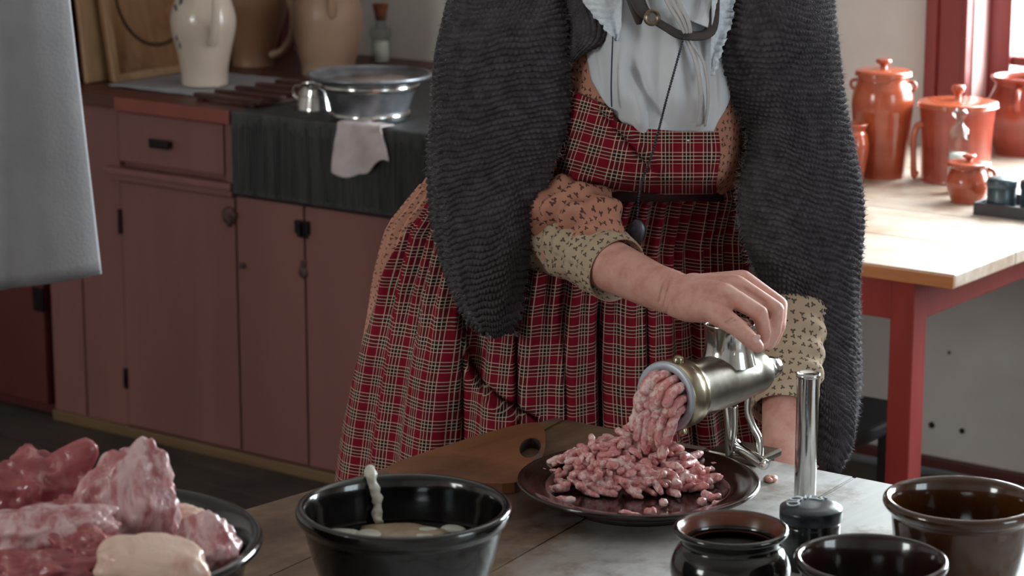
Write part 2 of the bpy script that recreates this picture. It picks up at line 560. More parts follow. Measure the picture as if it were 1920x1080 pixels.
for i in range(33):
    y = Y0 + i * .208
    if y + .205 > Y1: break
    if base_plank is None:
        base_plank = obj('plank', (pv[0] + np.array([0, y, 0]), pv[1]), FLOORWOOD, fl, origin=(0, y, 0), smooth=False)
    else:
        p = base_plank.copy(); COL.objects.link(p); p.location = Vector((0, y, 0)) - fl.location; p.parent = fl
        p.location = Vector((0, y, 0)) - Vector(wl(fl))
    # planks run along the room
bb = struct('baseboard_back', box(-2.95, X1, Y1 - .02, Y1, 0, .025, .003), REDDARK, smooth=False)
# nail holes in the plaster under the red table
for i, (px, py) in enumerate(((1747, 797), (1804, 808), (1727, 661), (1780, 661))):
    d = _ray(px, py); dw = w(d); t = Y1 / dw[1]; P = dw * t; P[2] += CAM_H
    r = (.008, .007, .004, .004)[i]
    obj('nail', along(lathe([(.0005, .004), (r * .7, .0035), (r, .001), (r, -.004)], seg=12, sm=0), P, P + np.array([0, -1., 0])), IRON, wb)


def window_y(name, x0, x1, y, z0, z1, cols, rows, m, side=1):
    """sash window set in a wall across y; side=+1: outside lies at larger y"""
    root = struct(name, cat(box(x0, x0 + .055, y, y + .05, z0, z1, .004), box(x1 - .055, x1, y, y + .05, z0, z1, .004),
                            box(x0 + .055, x1 - .055, y, y + .05, z0, z0 + .06, .004), box(x0 + .055, x1 - .055, y, y + .05, z1 - .06, z1, .004)), m, smooth=False)
    a0, a1, b0, b1 = x0 + .055, x1 - .055, z0 + .06, z1 - .06
    for i in range(1, cols):
        x = a0 + (a1 - a0) * i / cols
        obj('glazing_bar', box(x - .011, x + .011, y + .012, y + .042, b0, b1, .003), m, root, smooth=False)
    for k, zz in enumerate(rows):
        obj('glazing_bar', box(a0, a1, y + .010, y + .044, zz - .010, zz + .010, .003), m, root, smooth=False)
    zs = [b0] + list(rows) + [b1]
    for i in range(cols):
        for j in range(len(zs) - 1):
            xa, xb = a0 + (a1 - a0) * i / cols, a0 + (a1 - a0) * (i + 1) / cols
            obj('pane', box(xa, xb, y + .026, y + .029, zs[j], zs[j + 1]), PANE, root, smooth=False)
    return root


window_y('window_1', WX0 + .002, WX1 - .002, Y1 + .075, WZ0 + .002, WZ1 - .002, 6, (.945, 1.30, 1.66), REDTRIM)
window_y('window_2', -4.098, -2.902, Y0 - .10, 1.302, 2.418, 3, (1.68, 2.05), REDTRIM)
w3 = window_y('window_3', 2.102, 3.298, 0, .952, 2.098, 3, (1.33, 1.71), REDTRIM)
w3.rotation_euler = (0, 0, R(-90)); w3.location = (X1 + .09, 2.7, .952)
# moulded casing round the back window (two steps)
struct('trim_1', cat(box(WX0 - .10, WX0 - .072, Y1 - .034, Y1, WZ0 - .1, WZ1 + .1, .004), box(WX0 - .072, WX0, Y1 - .022, Y1, WZ0 - .1, WZ1 + .1, .003),
                     box(WX0 - .012, WX0, Y1 - .028, Y1 - .02, WZ0 - .1, WZ1 + .1, .002)), REDTRIM, smooth=False)
struct('trim_2', cat(box(WX1 + .072, WX1 + .10, Y1 - .034, Y1, WZ0 - .1, WZ1 + .1, .004), box(WX1, WX1 + .072, Y1 - .022, Y1, WZ0 - .1, WZ1 + .1, .003)), REDTRIM, smooth=False)
struct('trim_3', box(WX0, WX1, Y1 - .03, Y1, WZ1, WZ1 + .1, .004), REDTRIM, smooth=False)
struct('trim_4', box(WX0, WX1, Y1 - .05, Y1 + .07, WZ0 - .03, WZ0, .004), REDTRIM, smooth=False)
JAMB = mottled('pale_pink_jamb_paint', srgb(206, 170, 166), srgb(214, 182, 178), .6, 5, bump=.1)
struct('trim_5', box(WX0, WX0 + .004, Y1 + .001, Y1 + .075, WZ0, WZ1), JAMB, smooth=False)

# ------------------------------------------------------------------ sink cabinet on the left
FB = 3.985           # front plane
CT = .832            # counter height
cab = thing('sink_cabinet', 'red-brown painted sink cabinet with plank doors under the dark stone sink', 'cabinet', (-3.6, 4.45, 0))
obj('body', box(-4.36, -2.92, FB + .022, Y1 - .005, .0, .60, .002), REDPAINT, cab, smooth=False)
obj('side_case', box(-4.36, -3.735, FB + .022, Y1 - .005, .60, .800, .002), REDPAINT, cab, smooth=False)
obj('stile', box(-4.36, -4.252, FB, FB + .022, 0, .800, .003), REDPAINT, cab, smooth=False)
obj('panel_board', box(-4.248, -4.108, FB + .004, FB + .022, .0, .800, .002), REDPAINT, cab, smooth=False)
obj('end_stile', box(-3.762, -3.735, FB, FB + .022, .655, .815, .003), REDPAINT, cab, smooth=False)
dr = obj('drawer', box(-4.103, -3.766, FB - .002, FB + .022, .675, .795, .005), REDPAINT, cab, smooth=False)
obj('pull', cat(box(-3.985, -3.925, FB - .022, FB - .014, .722, .744, .003), box(-3.985, -3.972, FB - .016, FB, .726, .740, .002),
                box(-3.938, -3.925, FB - .016, FB, .726, .740, .002)), IRON, dr, smooth=False)
obj('moulding', cat(box(-4.14, -3.735, FB - .018, FB + .022, .645, .662, .004), box(-4.13, -3.737, FB - .010, FB + .02, .630, .645, .003)), REDPAINT, cab, smooth=False)


PAINTEDIRON = mottled('painted_iron', srgb(62, 42, 40), srgb(84, 56, 52), .5, 60, bump=.2)


def latch(x, z, par, s=1.0, kind=0):
    if kind == 0:   # cast thumb catch
        obj('latch', cat(along(lathe([(.001, .012), (.012 * s, .011), (.018 * s, .006), (.019 * s, 0)], seg=20, sm=2), (x, FB, z), (x, FB - .1, z)),
                         box(x + .006, x + .022 * s, FB - .012, FB, z - .004, z + .012, .003), box(x - .004, x + .006, FB - .010, FB, z - .022 * s, z, .002)), PAINTEDIRON, par)
    elif kind == 1:  # square box lock
        obj('latch', cat(box(x - .020, x + .020, FB - .010, FB, z - .015, z + .015, .002), box(x - .006, x + .003, FB - .018, FB - .008, z - .020, z + .012, .002),
                         box(x - .012, x + .014, FB - .004, FB, z - .025, z - .015, .002)), IRON, par, smooth=False)
    elif kind == 2:  # pear shaped escutcheon
        obj('latch', along(lathe([(.001, .006), (.009, .0055), (.013, .003), (.014, 0)], seg=20, sm=2), (x, FB, z), (x, FB - .1, z)), PAINTEDIRON, par)
        obj('escutcheon', box(x - .006, x + .010, FB - .004, FB, z + .008, z + .030, .003), PAINTEDIRON, par)
    else:
        obj('latch', box(x, x + .016, FB - .008, FB, z - .008, z + .004, .003), PAINTEDIRON, par)


xs = [(-4.104, -3.738), (-3.732, -3.530), (-3.524, -3.060), (-3.054, -2.92)]
doors = []
for i, (a, b) in enumerate(xs):
    d = obj('door', box(a, b, FB, FB + .022, .028, .627 if i == 0 else .632, .003), REDPAINT, cab, smooth=False)
    doors.append(d)
latch(-3.752, .585, doors[0], 1.15, 0); latch(-3.722, .475, doors[1], 1, 3)
latch(-3.528, .585, doors[1], 1, 1); latch(-3.531, .480, doors[2], 1.1, 2)
obj('hinge', box(-4.112, -4.100, FB - .006, FB, .50, .56, .002), IRON, doors[0], smooth=False)
obj('hinge', box(-4.112, -4.100, FB - .006, FB, .12, .17, .002), IRON, doors[0], smooth=False)
obj('kick_strip', box(-4.36, -2.92, FB - .012, FB + .004, 0, .026, .004), wood('worn_base_strip', srgb(96, 74, 52), srgb(120, 94, 66), 'x'), cab, smooth=False)
COUNTERM = wood('dark_counter_wood', srgb(70, 34, 26), srgb(92, 48, 38), 'x', .45, 5)
obj('counter_board', box(-4.36, -3.742, FB - .012, Y1 - .005, .802, CT, .004), COUNTERM, cab, smooth=False)
obj('counter_edge', box(-4.10, -3.735, FB - .016, FB - .010, .798, CT - .002, .003), mottled('worn_red_edge', srgb(124, 60, 54), srgb(140, 70, 62), .5, 8), cab, smooth=False)
# stone sink
sk = thing('stone_sink', 'dark slate sink with a deep ribbed stone front', 'sink', (-3.2, 4.4, .61))
ax0, ax1, ay0, ay1 = -3.733, -2.92, FB - .012, Y1 - .006
obj('apron', box(ax0, ax1, ay0, ay0 + .055, .638, CT - .001, .006), SLATE, sk, smooth=False)
obj('basin', cat(box(ax0, ax1, ay0 + .056, ay1, .638, CT - .003, .002)), SLATE, sk, smooth=False)
ribs = []
for i in range(150):
    x = ax0 + .006 + i * .0074
    if x > ax1 - .01: break
    ribs.append(box(x, x + .0036 + random.random() * .0016, ay0 - .0018 - random.random() * .0012, ay0 + .001, .645 + random.random() * .01, .79 + random.random() * .03))
obj('tooled_ribs', cat(*ribs), SLATE, sk, smooth=False, kind='stuff')
# drying rack of dark rails at the end of the counter
RACKM = mottled('dark_rack_wood', srgb(56, 28, 24), srgb(72, 36, 30), .5, 20)
rk = thing('drain_rack', 'dark red slatted drain rack beside the stone sink', 'rack', (-3.80, 4.2, CT))
for i, y in enumerate((4.035, 4.105, 4.175, 4.245, 4.315)):
    obj('slat', box(-3.905, -3.70, y, y + .022, CT + .006, CT + .018, .002), RACKM, rk, smooth=False)
for x in (-3.89, -3.73):
    obj('runner', box(x, x + .018, 4.03, 4.34, CT, CT + .006), RACKM, rk, smooth=False)

# tall dark cupboard at the far left
cup = thing('tall_cupboard', 'tall dark maroon cupboard behind the hanging linen cloth', 'cupboard', (-4.9, 4.45, 0))
obj('body', box(-5.45, -4.372, FB + .03, Y1 - .005, 0, 2.05, .003), REDDARK, cup, smooth=False)
dd = obj('door', box(-5.05, -4.392, FB + .002, FB + .028, .03, 1.98, .004), REDDARK, cup, smooth=False)
for z in (.30, 1.5):
    obj('hinge', box(-4.42, -4.385, FB - .006, FB + .002, z - .03, z + .03, .002), IRON, dd, smooth=False)
for y in (4.02, 4.12, 4.85):
    obj('side_stile', box(-4.372, -4.362, y, y + .06, CT + .002, 2.0, .002), REDDARK, cup, smooth=False)

# loose white cloth hanging at the far left; its rod and hangers are unseen
G = np.zeros((60, 70, 3))
c0, c1 = cf(190, 513, 4.22), cf(-190, 580, 4.10)       # right and left end of the hem
for i in range(60):
    t = i / 59                                            # 0 at the hem
    for j in range(70):
        s = j / 69
        p = c0 * (1 - s) + c1 * s
        q = cf(113, -150, 4.22) * (1 - s) + cf(-190, -150, 4.10) * s
        z = p[2] * (1 - t) + 2.18 * t
        tt = min(1, (z - p[2]) / (q[2] - p[2]) if q[2] > p[2] else t)
        x = p[:2] * (1 - tt) + q[:2] * tt
        am = .006 * (1 - .3 * t)
        dpt = am * (math.sin(s * 10 + .6 * math.sin(t * 3)) + .25 * math.sin(s * 23 + 2 * t + 1)) + .006 * nz((s * 3, t * 2, 0), 1)
        G[i, j] = (x[0] + .25 * dpt, x[1] - dpt, z + 0)
tc = thing('hanging_linen_cloth', 'plain grey-white linen cloth hanging in front of the dark cupboard', 'hanging_cloth', tuple(w((c0 + c1) / 2)))
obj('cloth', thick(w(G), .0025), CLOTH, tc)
a, b = w(np.array([*G[-1, 0][:2], 2.185])), w(np.array([*G[-1, -1][:2], 2.185]))
obj('rod', tube([a + (a - b) * .3, b - (a - b) * .3], .011, 12, 0), IRON, tc)
for e in (a + (a - b) * .25, b - (a - b) * .25):
    obj('hanger', tube([e, (e[0], e[1], ZC)], .005, 8, 0), IRON, tc)

# ------------------------------------------------------------------ things on the counter
# white cloth-lined tray
ty = thing('cloth_lined_tray', 'thin white cloth spread under the cream jug on the counter', 'cloth', (-4.06, 4.24, CT))
n, m = 26, 30
G = np.zeros((n, m, 3))
for i in range(n):
    for j in range(m):
        x, y = -4.225 + .315 * j / (m - 1), 4.075 + .335 * i / (n - 1)
        G[i, j] = (x, y, CT + .0045 + .004 * abs(nz((x, y, 0), 22)) + (.002 if 0 < i < n - 1 else 0))
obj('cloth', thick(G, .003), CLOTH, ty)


def handle(path, r, m, par, flat=.6, name='handle'):
    return obj(name, tube(path, r, 14, 8, flat), m, par)


# cream jug with blue sprigs
JX, JY, JZ = -4.020, 4.195, CT + .0105
jug = thing('cream_jug', 'cream glazed pitcher with small blue sprigs standing on the white cloth', 'jug', (JX, JY, JZ))
obj('body', lathe([(.0, .002), (.050, 0), (.055, .004), (.056, .03), (.064, .075), (.076, .125), (.078, .16), (.068, .20), (.052, .235), (.046, .265), (.047, .30), (.056, .33),
                   (.052, .33), (.043, .30), (.041, .26), (.047, .235), (.06, .20)], (JX, JY, JZ), 64, 6), CREAM, jug)
dirv = np.array([CY, SY])          # camera right
bk = np.array([SY, -CY])           # towards the camera


def jp(r, h, ang):                 # point on the jug side; ang from camera-facing, + to the right
    v = bk * math.cos(ang) + dirv * math.sin(ang)
    return (JX + v[0] * r, JY + v[1] * r, JZ + h)


ha = R(24)
handle([jp(.046, .31, ha), jp(.062, .325, ha), jp(.098, .30, ha), jp(.112, .25, ha), jp(.106, .19, ha), jp(.090, .135, ha), jp(.074, .105, ha)], [.010, .012, .012, .012, .011, .011, .013], CREAM, jug)
for (r, h, a, s, t) in ((.072, .205, -38, .011, 20), (.0745, .188, -52, .010, -30), (.070, .215, -58, .009, 60), (.0745, .118, -50, .010, 5), (.071, .100, -46, .009, -15)):
    c = jp(r, h, R(a)); q = sphere((0, 0, 0), s, 2, (.28, .28, 1))
    M = np.array((Matrix.Rotation(YAW + R(a), 3, 'Z') @ Matrix.Rotation(R(t), 3, 'Y')))
    obj('blue_sprig', (q[0] @ M.T + np.array(c), q[1]), COBALT, jug)

# brown pitcher behind it
BX, BY, BZ = -4.222, 4.585, CT
bj = thing('brown_pitcher', 'brown stoneware pitcher with a looped handle behind the cream jug', 'jug', (BX, BY, BZ))
obj('body', lathe([(0, .002), (.050, 0), (.054, .006), (.056, .03), (.072, .085), (.092, .145), (.098, .19), (.090, .235), (.068, .275), (.058, .30), (.064, .33), (.059, .33), (.052, .30), (.06, .27)], (BX, BY, BZ), 56, 6), BROWNJUG, bj)


def rel(cx, cy, cz_, r, h, ang):
    v = bk * math.cos(ang) + dirv * math.sin(ang)
    return (cx + v[0] * r, cy + v[1] * r, cz_ + h)


ha = R(60)
handle([rel(BX, BY, BZ, r, h, ha) for r, h in ((.086, .215), (.112, .19), (.128, .14), (.122, .085), (.095, .045), (.060, .03))], [.012, .011, .010, .010, .011, .013], TAN, bj, .8)

# tan jug at right
TX, TY, TZ = -3.945, 4.56, CT
tj = thing('tan_jug', 'round tan stoneware jug between the pitcher and the corked bottle', 'jug', (TX, TY, TZ))
obj('body', lathe([(0, .002), (.060, 0), (.066, .008), (.068, .03), (.079, .07), (.086, .125), (.085, .165), (.070, .21), (.045, .24), (.034, .26), (.034, .30), (.042, .31), (.038, .312), (.026, .30), (.026, .25)], (TX, TY, TZ), 56, 6), TAN, tj)
handle([rel(TX, TY, TZ, r, h, R(12)) for r, h in ((.034, .29), (.060, .295), (.084, .26), (.094, .21), (.088, .165), (.080, .15))], [.011, .012, .012, .012, .011, .013], TAN, tj)
obj('leaf_mark', (sphere((0, 0, 0), .010, 2, (.4, .3, 1.1))[0] + np.array(rel(TX, TY, TZ, .079, .075, R(-72))), sphere((0, 0, 0), 1, 2)[1]), COBALT, tj)

# corked bottle by the wall
CX, CY_, CZ_ = -3.985, 4.815, CT
cb = thing('corked_bottle', 'clear square-shouldered glass bottle with a brown cork against the wall', 'bottle', (CX, CY_, CZ_))
obj('glass', lathe([(0, .001), (.022, 0), (.024, .003), (.024, .058), (.023, .062), (.028, .066), (.029, .07), (.029, .085), (.027, .090), (.016, .093), (.0155, .112), (.018, .116), (.018, .122), (.013, .122), (.013, .095), (.022, .088)], (CX, CY_, CZ_), 40, 2), BOTTLE, cb)
obj('contents', lathe([(0, .003), (.021, .003), (.021, .055), (0, .055)], (CX, CY_, CZ_), 32, 0), mottled('white_salt', srgb(200, 196, 188), srgb(214, 210, 202), .9, 200), cb)
obj('cork', lathe([(0, .110), (.0125, .110), (.015, .124), (.021, .150), (.021, .153), (0, .154)], (CX, CY_, CZ_), 32, 0), CORK, cb)

# boards leaning on the cupboard side


def lean_board(name, label, x0, y0, y1, h, t, lean, m, ring=False):
    root = thing(name, label, 'board', (x0, (y0 + y1) / 2, CT + .001))
    # board stands on its edge, leaning back towards -x
    V, Fs = box(-t, 0, y0, y1, 0, h, .004)
    V[:, 0] -= V[:, 2] * lean; V[:, 2] *= math.sqrt(1 - lean * lean)
    V[:, 0] += x0; V[:, 2] += CT + .001 + t * .0
    obj('panel', (V, Fs), m, root, smooth=False)
    rim = []
    for (ya, yb, za, zb) in ((y0, y0 + .022, 0, h), (y1 - .022, y1, 0, h), (y0 + .022, y1 - .022, 0, .02), (y0 + .022, y1 - .022, h - .02, h)):
        V, Fs = box(0, .009, ya, yb, za, zb, .003); V[:, 0] -= V[:, 2] * lean; V[:, 2] *= math.sqrt(1 - lean * lean)
        V[:, 0] += x0; V[:, 2] += CT + .001
        if ring: obj('rim', (V, Fs), PALEBOARD, root, smooth=False)
    if ring:
        cy, cz_ = (y0 + y1) / 2 + .005, h * .56
        pts = []
        for k in range(41):
            a = k * 2 * math.pi / 40
            y, z = cy + .125 * math.cos(a), cz_ + .125 * math.sin(a)
            pts.append((x0 + .001 - z * lean, y, CT + .001 + z * math.sqrt(1 - lean * lean)))
        obj('scorched_ring', tube(pts, .0045, 8, 0), mottled('scorched_wood', srgb(54, 34, 20), srgb(76, 48, 28), .8, 60), root)
    return root


lean_board('bread_board', 'framed wooden bread board with a scorched ring behind the cream jug', -4.262, 4.125, 4.47, .36, .010, .16, BREADBOARD, True)
lean_board('plain_board', 'narrow plain wooden board leaning behind the framed bread board', -4.302, 4.08, 4.40, .38, .012, .11, PALEBOARD)

# galvanised tub
GX, GY, GZ = -3.402, 4.070, CT
tb = thing('galvanised_tub', 'round galvanised basin with two bright bands standing on the stone sink', 'tub', (GX, GY, GZ))
GZ2 = GZ + .014
obj('bucket', lathe([(0, .010), (.070, .010), (.076, .008), (.079, 0), (.082, 0), (.083, .008), (.086, .02), (.096, .05), (.104, .074), (.107, .080), (.118, .084), (.131, .088), (.137, .092), (.139, .096), (.137, .100),
                     (.132, .100), (.128, .096), (.116, .090), (.104, .084), (.099, .072), (.082, .02), (.07, .014), (0, .013)], (GX, GY, GZ), 80, 3), GALV, tb)
obj('lower_band', lathe([(.0825, .004), (.089, .006), (.0905, .011), (.089, .016), (.0845, .018)], (GX, GY, GZ), 80, 3), STEEL, tb)
obj('upper_band', lathe([(.1025, .066), (.109, .068), (.1115, .074), (.110, .080), (.106, .082)], (GX, GY, GZ), 80, 3), STEEL, tb)
obj('water', lathe([(0, .084), (.1035, .084), (.102, .081), (0, .081)], (GX, GY, GZ), 64, 0), mottled('tub_sheen_water', srgb(170, 146, 134), srgb(186, 164, 152), .12, 10, bump=.05), tb)  # pinkish reflection inside the tub painted as a pale water disc
# tin cup
UX, UY = -3.602, 4.118
uc = thing('tin_measure', 'shiny tin measuring cup left of the galvanised tub', 'cup', (UX, UY, CT - .003))
obj('cup', lathe([(0, .002), (.045, 0), (.047, .002), (.046, .006), (.040, .030), (.0395, .032), (.0375, .033), (.034, .054), (.036, .056), (.034, .057), (.032, .054), (.043, .006), (0, .005)], (UX, UY, CT - .003), 48, 2), STEEL, uc)
handle([rel(UX, UY, CT - .003, r, h, R(-120)) for r, h in ((.034, .050), (.055, .048), (.060, .03), (.044, .014))], .004, STEEL, uc)

# wash rag over the sink edge
rg = thing('wash_rag', 'pale pink-grey rag draped over the front of the stone sink', 'cloth', (-3.40, FB - .02, CT))
n, m = 44, 30
G = np.zeros((n, m, 3))
yo = ay0 - .006
for i in range(n):
    for j in range(m):
        s, t = j / (m - 1), i / (n - 1)
        L = (.045 + (.104 - .045 * sstep(.55, .95, s) + .008 * math.sin(s * 7)))
        d = t * L
        x = -3.408 + .132 * s + .012 * (t - .3) * (1 if s > .5 else -.4) + .006 * math.sin(t * 5 + s * 3)
        flatl = .035
        if d < flatl: y, z = yo + (flatl - d), CT + .006
        else: y, z = yo - .004 - .006 * math.sin(s * 9 + 1) * min(1, (d - flatl) * 20) - .004, CT + .006 - (d - flatl)
        G[i, j] = (x, y - .004 * abs(nz((s * 3, t * 3, 0), 1)), z + .002 * nz((s * 5, t, 0), 1))
obj('cloth', thick(G[:, ::-1], .004), RAG, rg)

# ------------------------------------------------------------------ red table on the right
TZ0 = .76
rt = thing('red_table', 'red painted kitchen table with a scrubbed pine top by the window', 'table', (-2.3, 4.2, 0))
tx0, tx1, ty0, ty1 = -2.86, -1.778, 3.665, 4.865
nb = 5
for i in range(nb):
    ya, yb = ty0 + (ty1 - ty0) * i / nb, ty0 + (ty1 - ty0) * (i + 1) / nb
    obj('plank', box(tx0, tx1, ya + .0006, yb - .0006, TZ0 - .024, TZ0, .0025), PINE, rt, smooth=False)
obj('front_lipping', box(tx0, tx1 - .0005, ty0 - .004, ty0 + .0004, TZ0 - .0242, TZ0 - .003, .001), PINEEDGE, rt, smooth=False)
for (x, y) in ((-1.918, 3.705), (-2.81, 3.705), (-1.918, 4.78), (-2.81, 4.78)):
    V, Fs = box(x, x + .046, y, y + .050, 0, TZ0 - .0245, .0025)
    obj('leg', (V, Fs), REDTABLE, rt, smooth=False)
obj('apron_board', box(-2.764, -1.918, 3.709, 3.731, .655, TZ0 - .0245, .002), REDTABLE, rt, smooth=False)
obj('apron_board', box(-2.764, -1.918, 4.80, 4.822, .655, TZ0 - .0245, .002), REDTABLE, rt, smooth=False)
obj('apron_board', box(-1.895, -1.873, 3.755, 4.78, .655, TZ0 - .0245, .002), REDTABLE, rt, smooth=False)
obj('apron_board', box(-2.808, -2.786, 3.755, 4.78, .655, TZ0 - .0245, .002), REDTABLE, rt, smooth=False)


def on_table(px, py, z=TZ0): return w(cz(px, py, z))


def knob(c, r, h, z):
    return lathe([(r * .5, z), (r * .45, z + h * .35), (r * .95, z + h * .6), (r, z + h * .8), (r * .8, z + h * .95), (0, z + h)], c, 32, 4)


def ear(c, r, h, ang, m, par, s=1.):
    return obj('lug', tube([rel(*c, r + o, hh, ang) for o, hh in ((-.004, h + .02 * s), (.012 * s, h + .016 * s), (.018 * s, h), (.010 * s, h - .016 * s), (-.004, h - .02 * s))], [.008 * s, .007 * s, .007 * s, .007 * s, .009 * s], 12, 6), m, par)


mm = lambda P: (np.hypot(P[0], P[1])) / F_PX        # metres per pixel at P, nearly
# tall jar
P = on_table(1650, 330); c = (P[0], P[1], TZ0)
tj1 = thing('tall_lidded_jar', 'tall orange terracotta jar with a knobbed lid, farthest left of the big jars', 'jar', c)
obj('body', lathe([(0, .002), (.047, 0), (.051, .006), (.055, .055), (.061, .12), (.0635, .15), (.061, .178), (.055, .194), (.052, .202), (.053, .211), (.048, .211), (.046, .195), (.054, .17)], c, 64, 5), TERRA, tj1)
obj('lid', cat(lathe([(0, .211), (.054, .211), (.058, .214), (.058, .219), (.054, .222), (.04, .225), (0, .226)], c, 56, 3), knob(c, .016, .022, .224)), TERRA, tj1)
ear(c, .058, .190, R(72), TERRA, tj1, .5); ear(c, .058, .190, R(-108), TERRA, tj1, .5)
# small jar at the shawl
P = on_table(1596, 342); c = (P[0], P[1], TZ0)
sj = thing('small_round_jar', 'small orange terracotta jar half hidden by the grey shawl', 'jar', c)
obj('body', lathe([(0, .002), (.022, 0), (.025, .005), (.031, .045), (.034, .075), (.029, .100), (.025, .108), (.029, .116), (.031, .122), (.026, .122), (.022, .108), (.028, .09)], c, 48, 5), TERRA, sj)
# wide crock
P = on_table(1790, 337); c = (P[0], P[1], TZ0)
cr = thing('wide_crock', 'wide straight-sided terracotta crock with a flat knobbed lid', 'crock', c)
obj('body', lathe([(0, .002), (.066, 0), (.070, .006), (.071, .05), (.074, .11), (.077, .145), (.078, .153), (.072, .153), (.07, .14), (.066, .05)], c, 64, 4), TERRA2, cr)
obj('lid', cat(lathe([(0, .153), (.077, .153), (.082, .156), (.082, .161), (.077, .164), (.05, .167), (0, .168)], c, 64, 3), knob(c, .014, .032, .166)), TERRA, cr)
obj('handle', tube([rel(*c, r, h, R(-80)) for r, h in ((.070, .118), (.084, .115), (.092, .09), (.091, .05), (.089, .018), (.084, .012))], [.008, .007, .0065, .006, .007, .010], 12, 6), TERRA, cr)
# big-bellied jar at frame edge
P = on_table(1912, 288); c = (P[0], P[1], TZ0)
bjr = thing('belly_jar', 'big-bellied red-brown terracotta jar in front of the window', 'jar', c)
obj('body', lathe([(0, .002), (.050, 0), (.055, .006), (.068, .042), (.076, .085), (.073, .118), (.062, .145), (.060, .155), (.068, .165), (.070, .171), (.063, .171), (.056, .158), (.06, .135)], c, 64, 5), TERRA2, bjr)
ear(c, .067, .125, R(-20), TERRA2, bjr, 1.1)
# small lidded pot in front
P = on_table(1814, 379); c = (P[0], P[1], TZ0)
sp = thing('small_lidded_pot', 'small terracotta pot with a flat knobbed lid in front of the crock', 'pot', c)
obj('body', lathe([(0, .002), (.030, 0), (.033, .004), (.040, .022), (.043, .042), (.038, .060), (.034, .068), (.037, .074), (.032, .074), (.03, .066), (.036, .05)], c, 48, 5), TERRA, sp)
obj('lid', cat(lathe([(0, .074), (.040, .074), (.0425, .0765), (.041, .080), (.02, .082), (0, .082)], c, 48, 3), knob(c, .0135, .016, .080)), TERRA, sp)
ear(c, .040, .056, R(75), TERRA, sp, .55)
# glass bottle between pot and crock
P = on_table(1794, 362); c = (P[0], P[1], TZ0)
gb = thing('clear_bottle', 'small clear glass bottle with white contents standing before the crock', 'bottle', c)
obj('glass', lathe([(0, .001), (.018, 0), (.020, .003), (.0205, .10), (.020, .122), (.016, .132), (.0095, .139), (.009, .152), (.0145, .158), (.0155, .163), (.012, .168), (.007, .168), (.007, .145), (.017, .11)], c, 40, 4), BOTTLE, gb)
obj('contents', lathe([(0, .003), (.0175, .003), (.0175, .080), (0, .080)], c, 32, 0), MATS['white_salt'], gb)
# tray with tins
P = on_table(1832, 402); c = (P[0], P[1], TZ0)
tr = thing('tin_tray', 'low slate-grey wooden tray holding two dark tins on the pine table', 'tray', c)
X, Y = c[0], c[1]
Lx, Ly = .20, .12
obj('floor_board', box(X, X + Lx, Y, Y + Ly, TZ0, TZ0 + .006), GREYWOODTRAY, tr, smooth=False)
for (a, b, d, e) in ((0, Lx, -.006, 0), (0, Lx, Ly, Ly + .006), (-.006, 0, -.006, Ly + .006), (Lx, Lx + .006, -.006, Ly + .006)):
    obj('side_board', box(X + a, X + b, Y + d, Y + e, TZ0, TZ0 + .024, .0015), GREYWOODTRAY, tr, smooth=False)
for i, (dx, dy, lab) in enumerate(((.032, .036, 'dark round tin nearest the small lidded pot in the grey tray'), (.094, .052, 'dark round tin at the picture edge in the grey tray'))):
    q = (X + dx, Y + dy, TZ0 + .006)
    tn = thing('spice_tin', lab, 'tin', q, 'dark tins in the grey tray')
    obj('can', lathe([(0, 0), (.027, 0), (.0275, .001), (.0275, .050), (.0265, .051), (0, .051)], q, 48, 0), BLUETIN, tn)
    obj('lid', lathe([(.0276, .046), (.0285, .046), (.029, .048), (.029, .057), (.027, .062), (.018, .065), (0, .066)], q, 48, 3), BLUETIN, tn)

# black bench under / beside the red table
bn = thing('black_stool', 'black painted wooden stool half under the red table', 'stool', (-2.12, 3.66, 0))
obj('seat', box(-2.32, -1.945, 3.42, 3.90, .425, .452, .008), BLACKPAINT, bn, smooth=False)
for (x, y) in ((-2.00, 3.47), (-2.00, 3.83), (-2.29, 3.47), (-2.29, 3.83)):
    obj('leg', box(x, x + .026, y, y + .026, 0, .4248, .003), BLACKPAINT, bn, smooth=False)
for y in (3.48, 3.835):
    obj('rail', box(-2.264, -2.0, y, y + .016, .16, .185, .002), BLACKPAINT, bn, smooth=False)

# ------------------------------------------------------------------ work table in front
FT = .78
ft = thing('work_table', 'worn wooden work table with stained planks in the foreground', 'table', (-1.05, 1.8, 0))
# planks run away from the camera side; first one carries the slanted free edge
fx = [(-1.762, -1.826, -1.905), (-1.752, -1.664, -1.664), (-1.50, -1.50, -1.50), (-1.30, -1.30, -1.30), (-1.08, -1.08, -1.08), (-.86, -.86, -.86), (-.62, -.62, -.62), (-.36, -.36, -.36)]
ys = (2.484, 1.95, 1.05)


def plank(lf, rf, zt, zb, g=.0008):
    pts = [(lf[2] + g, ys[2]), (rf[2] - g, ys[2]), (rf[1] - g, ys[1]), (rf[0] - g, ys[0]), (lf[0] + g, ys[0]), (lf[1] + g, ys[1])]
    bm = bmesh.new()
    vb = [bm.verts.new((x, y, zb)) for x, y in pts]; vt = [bm.verts.new((x, y, zt)) for x, y in pts]
    n = len(pts)
    bm.faces.new(vb[::-1]); bm.faces.new(vt)
    for i in range(n): bm.faces.new((vb[i], vb[(i + 1) % n], vt[(i + 1) % n], vt[i]))
    bmesh.ops.bevel(bm, geom=[e for e in bm.edges if all(v.co.z > zt - 1e-4 for v in e.verts)], offset=.002, segments=2, affect='EDGES')
    return bm_out(bm)


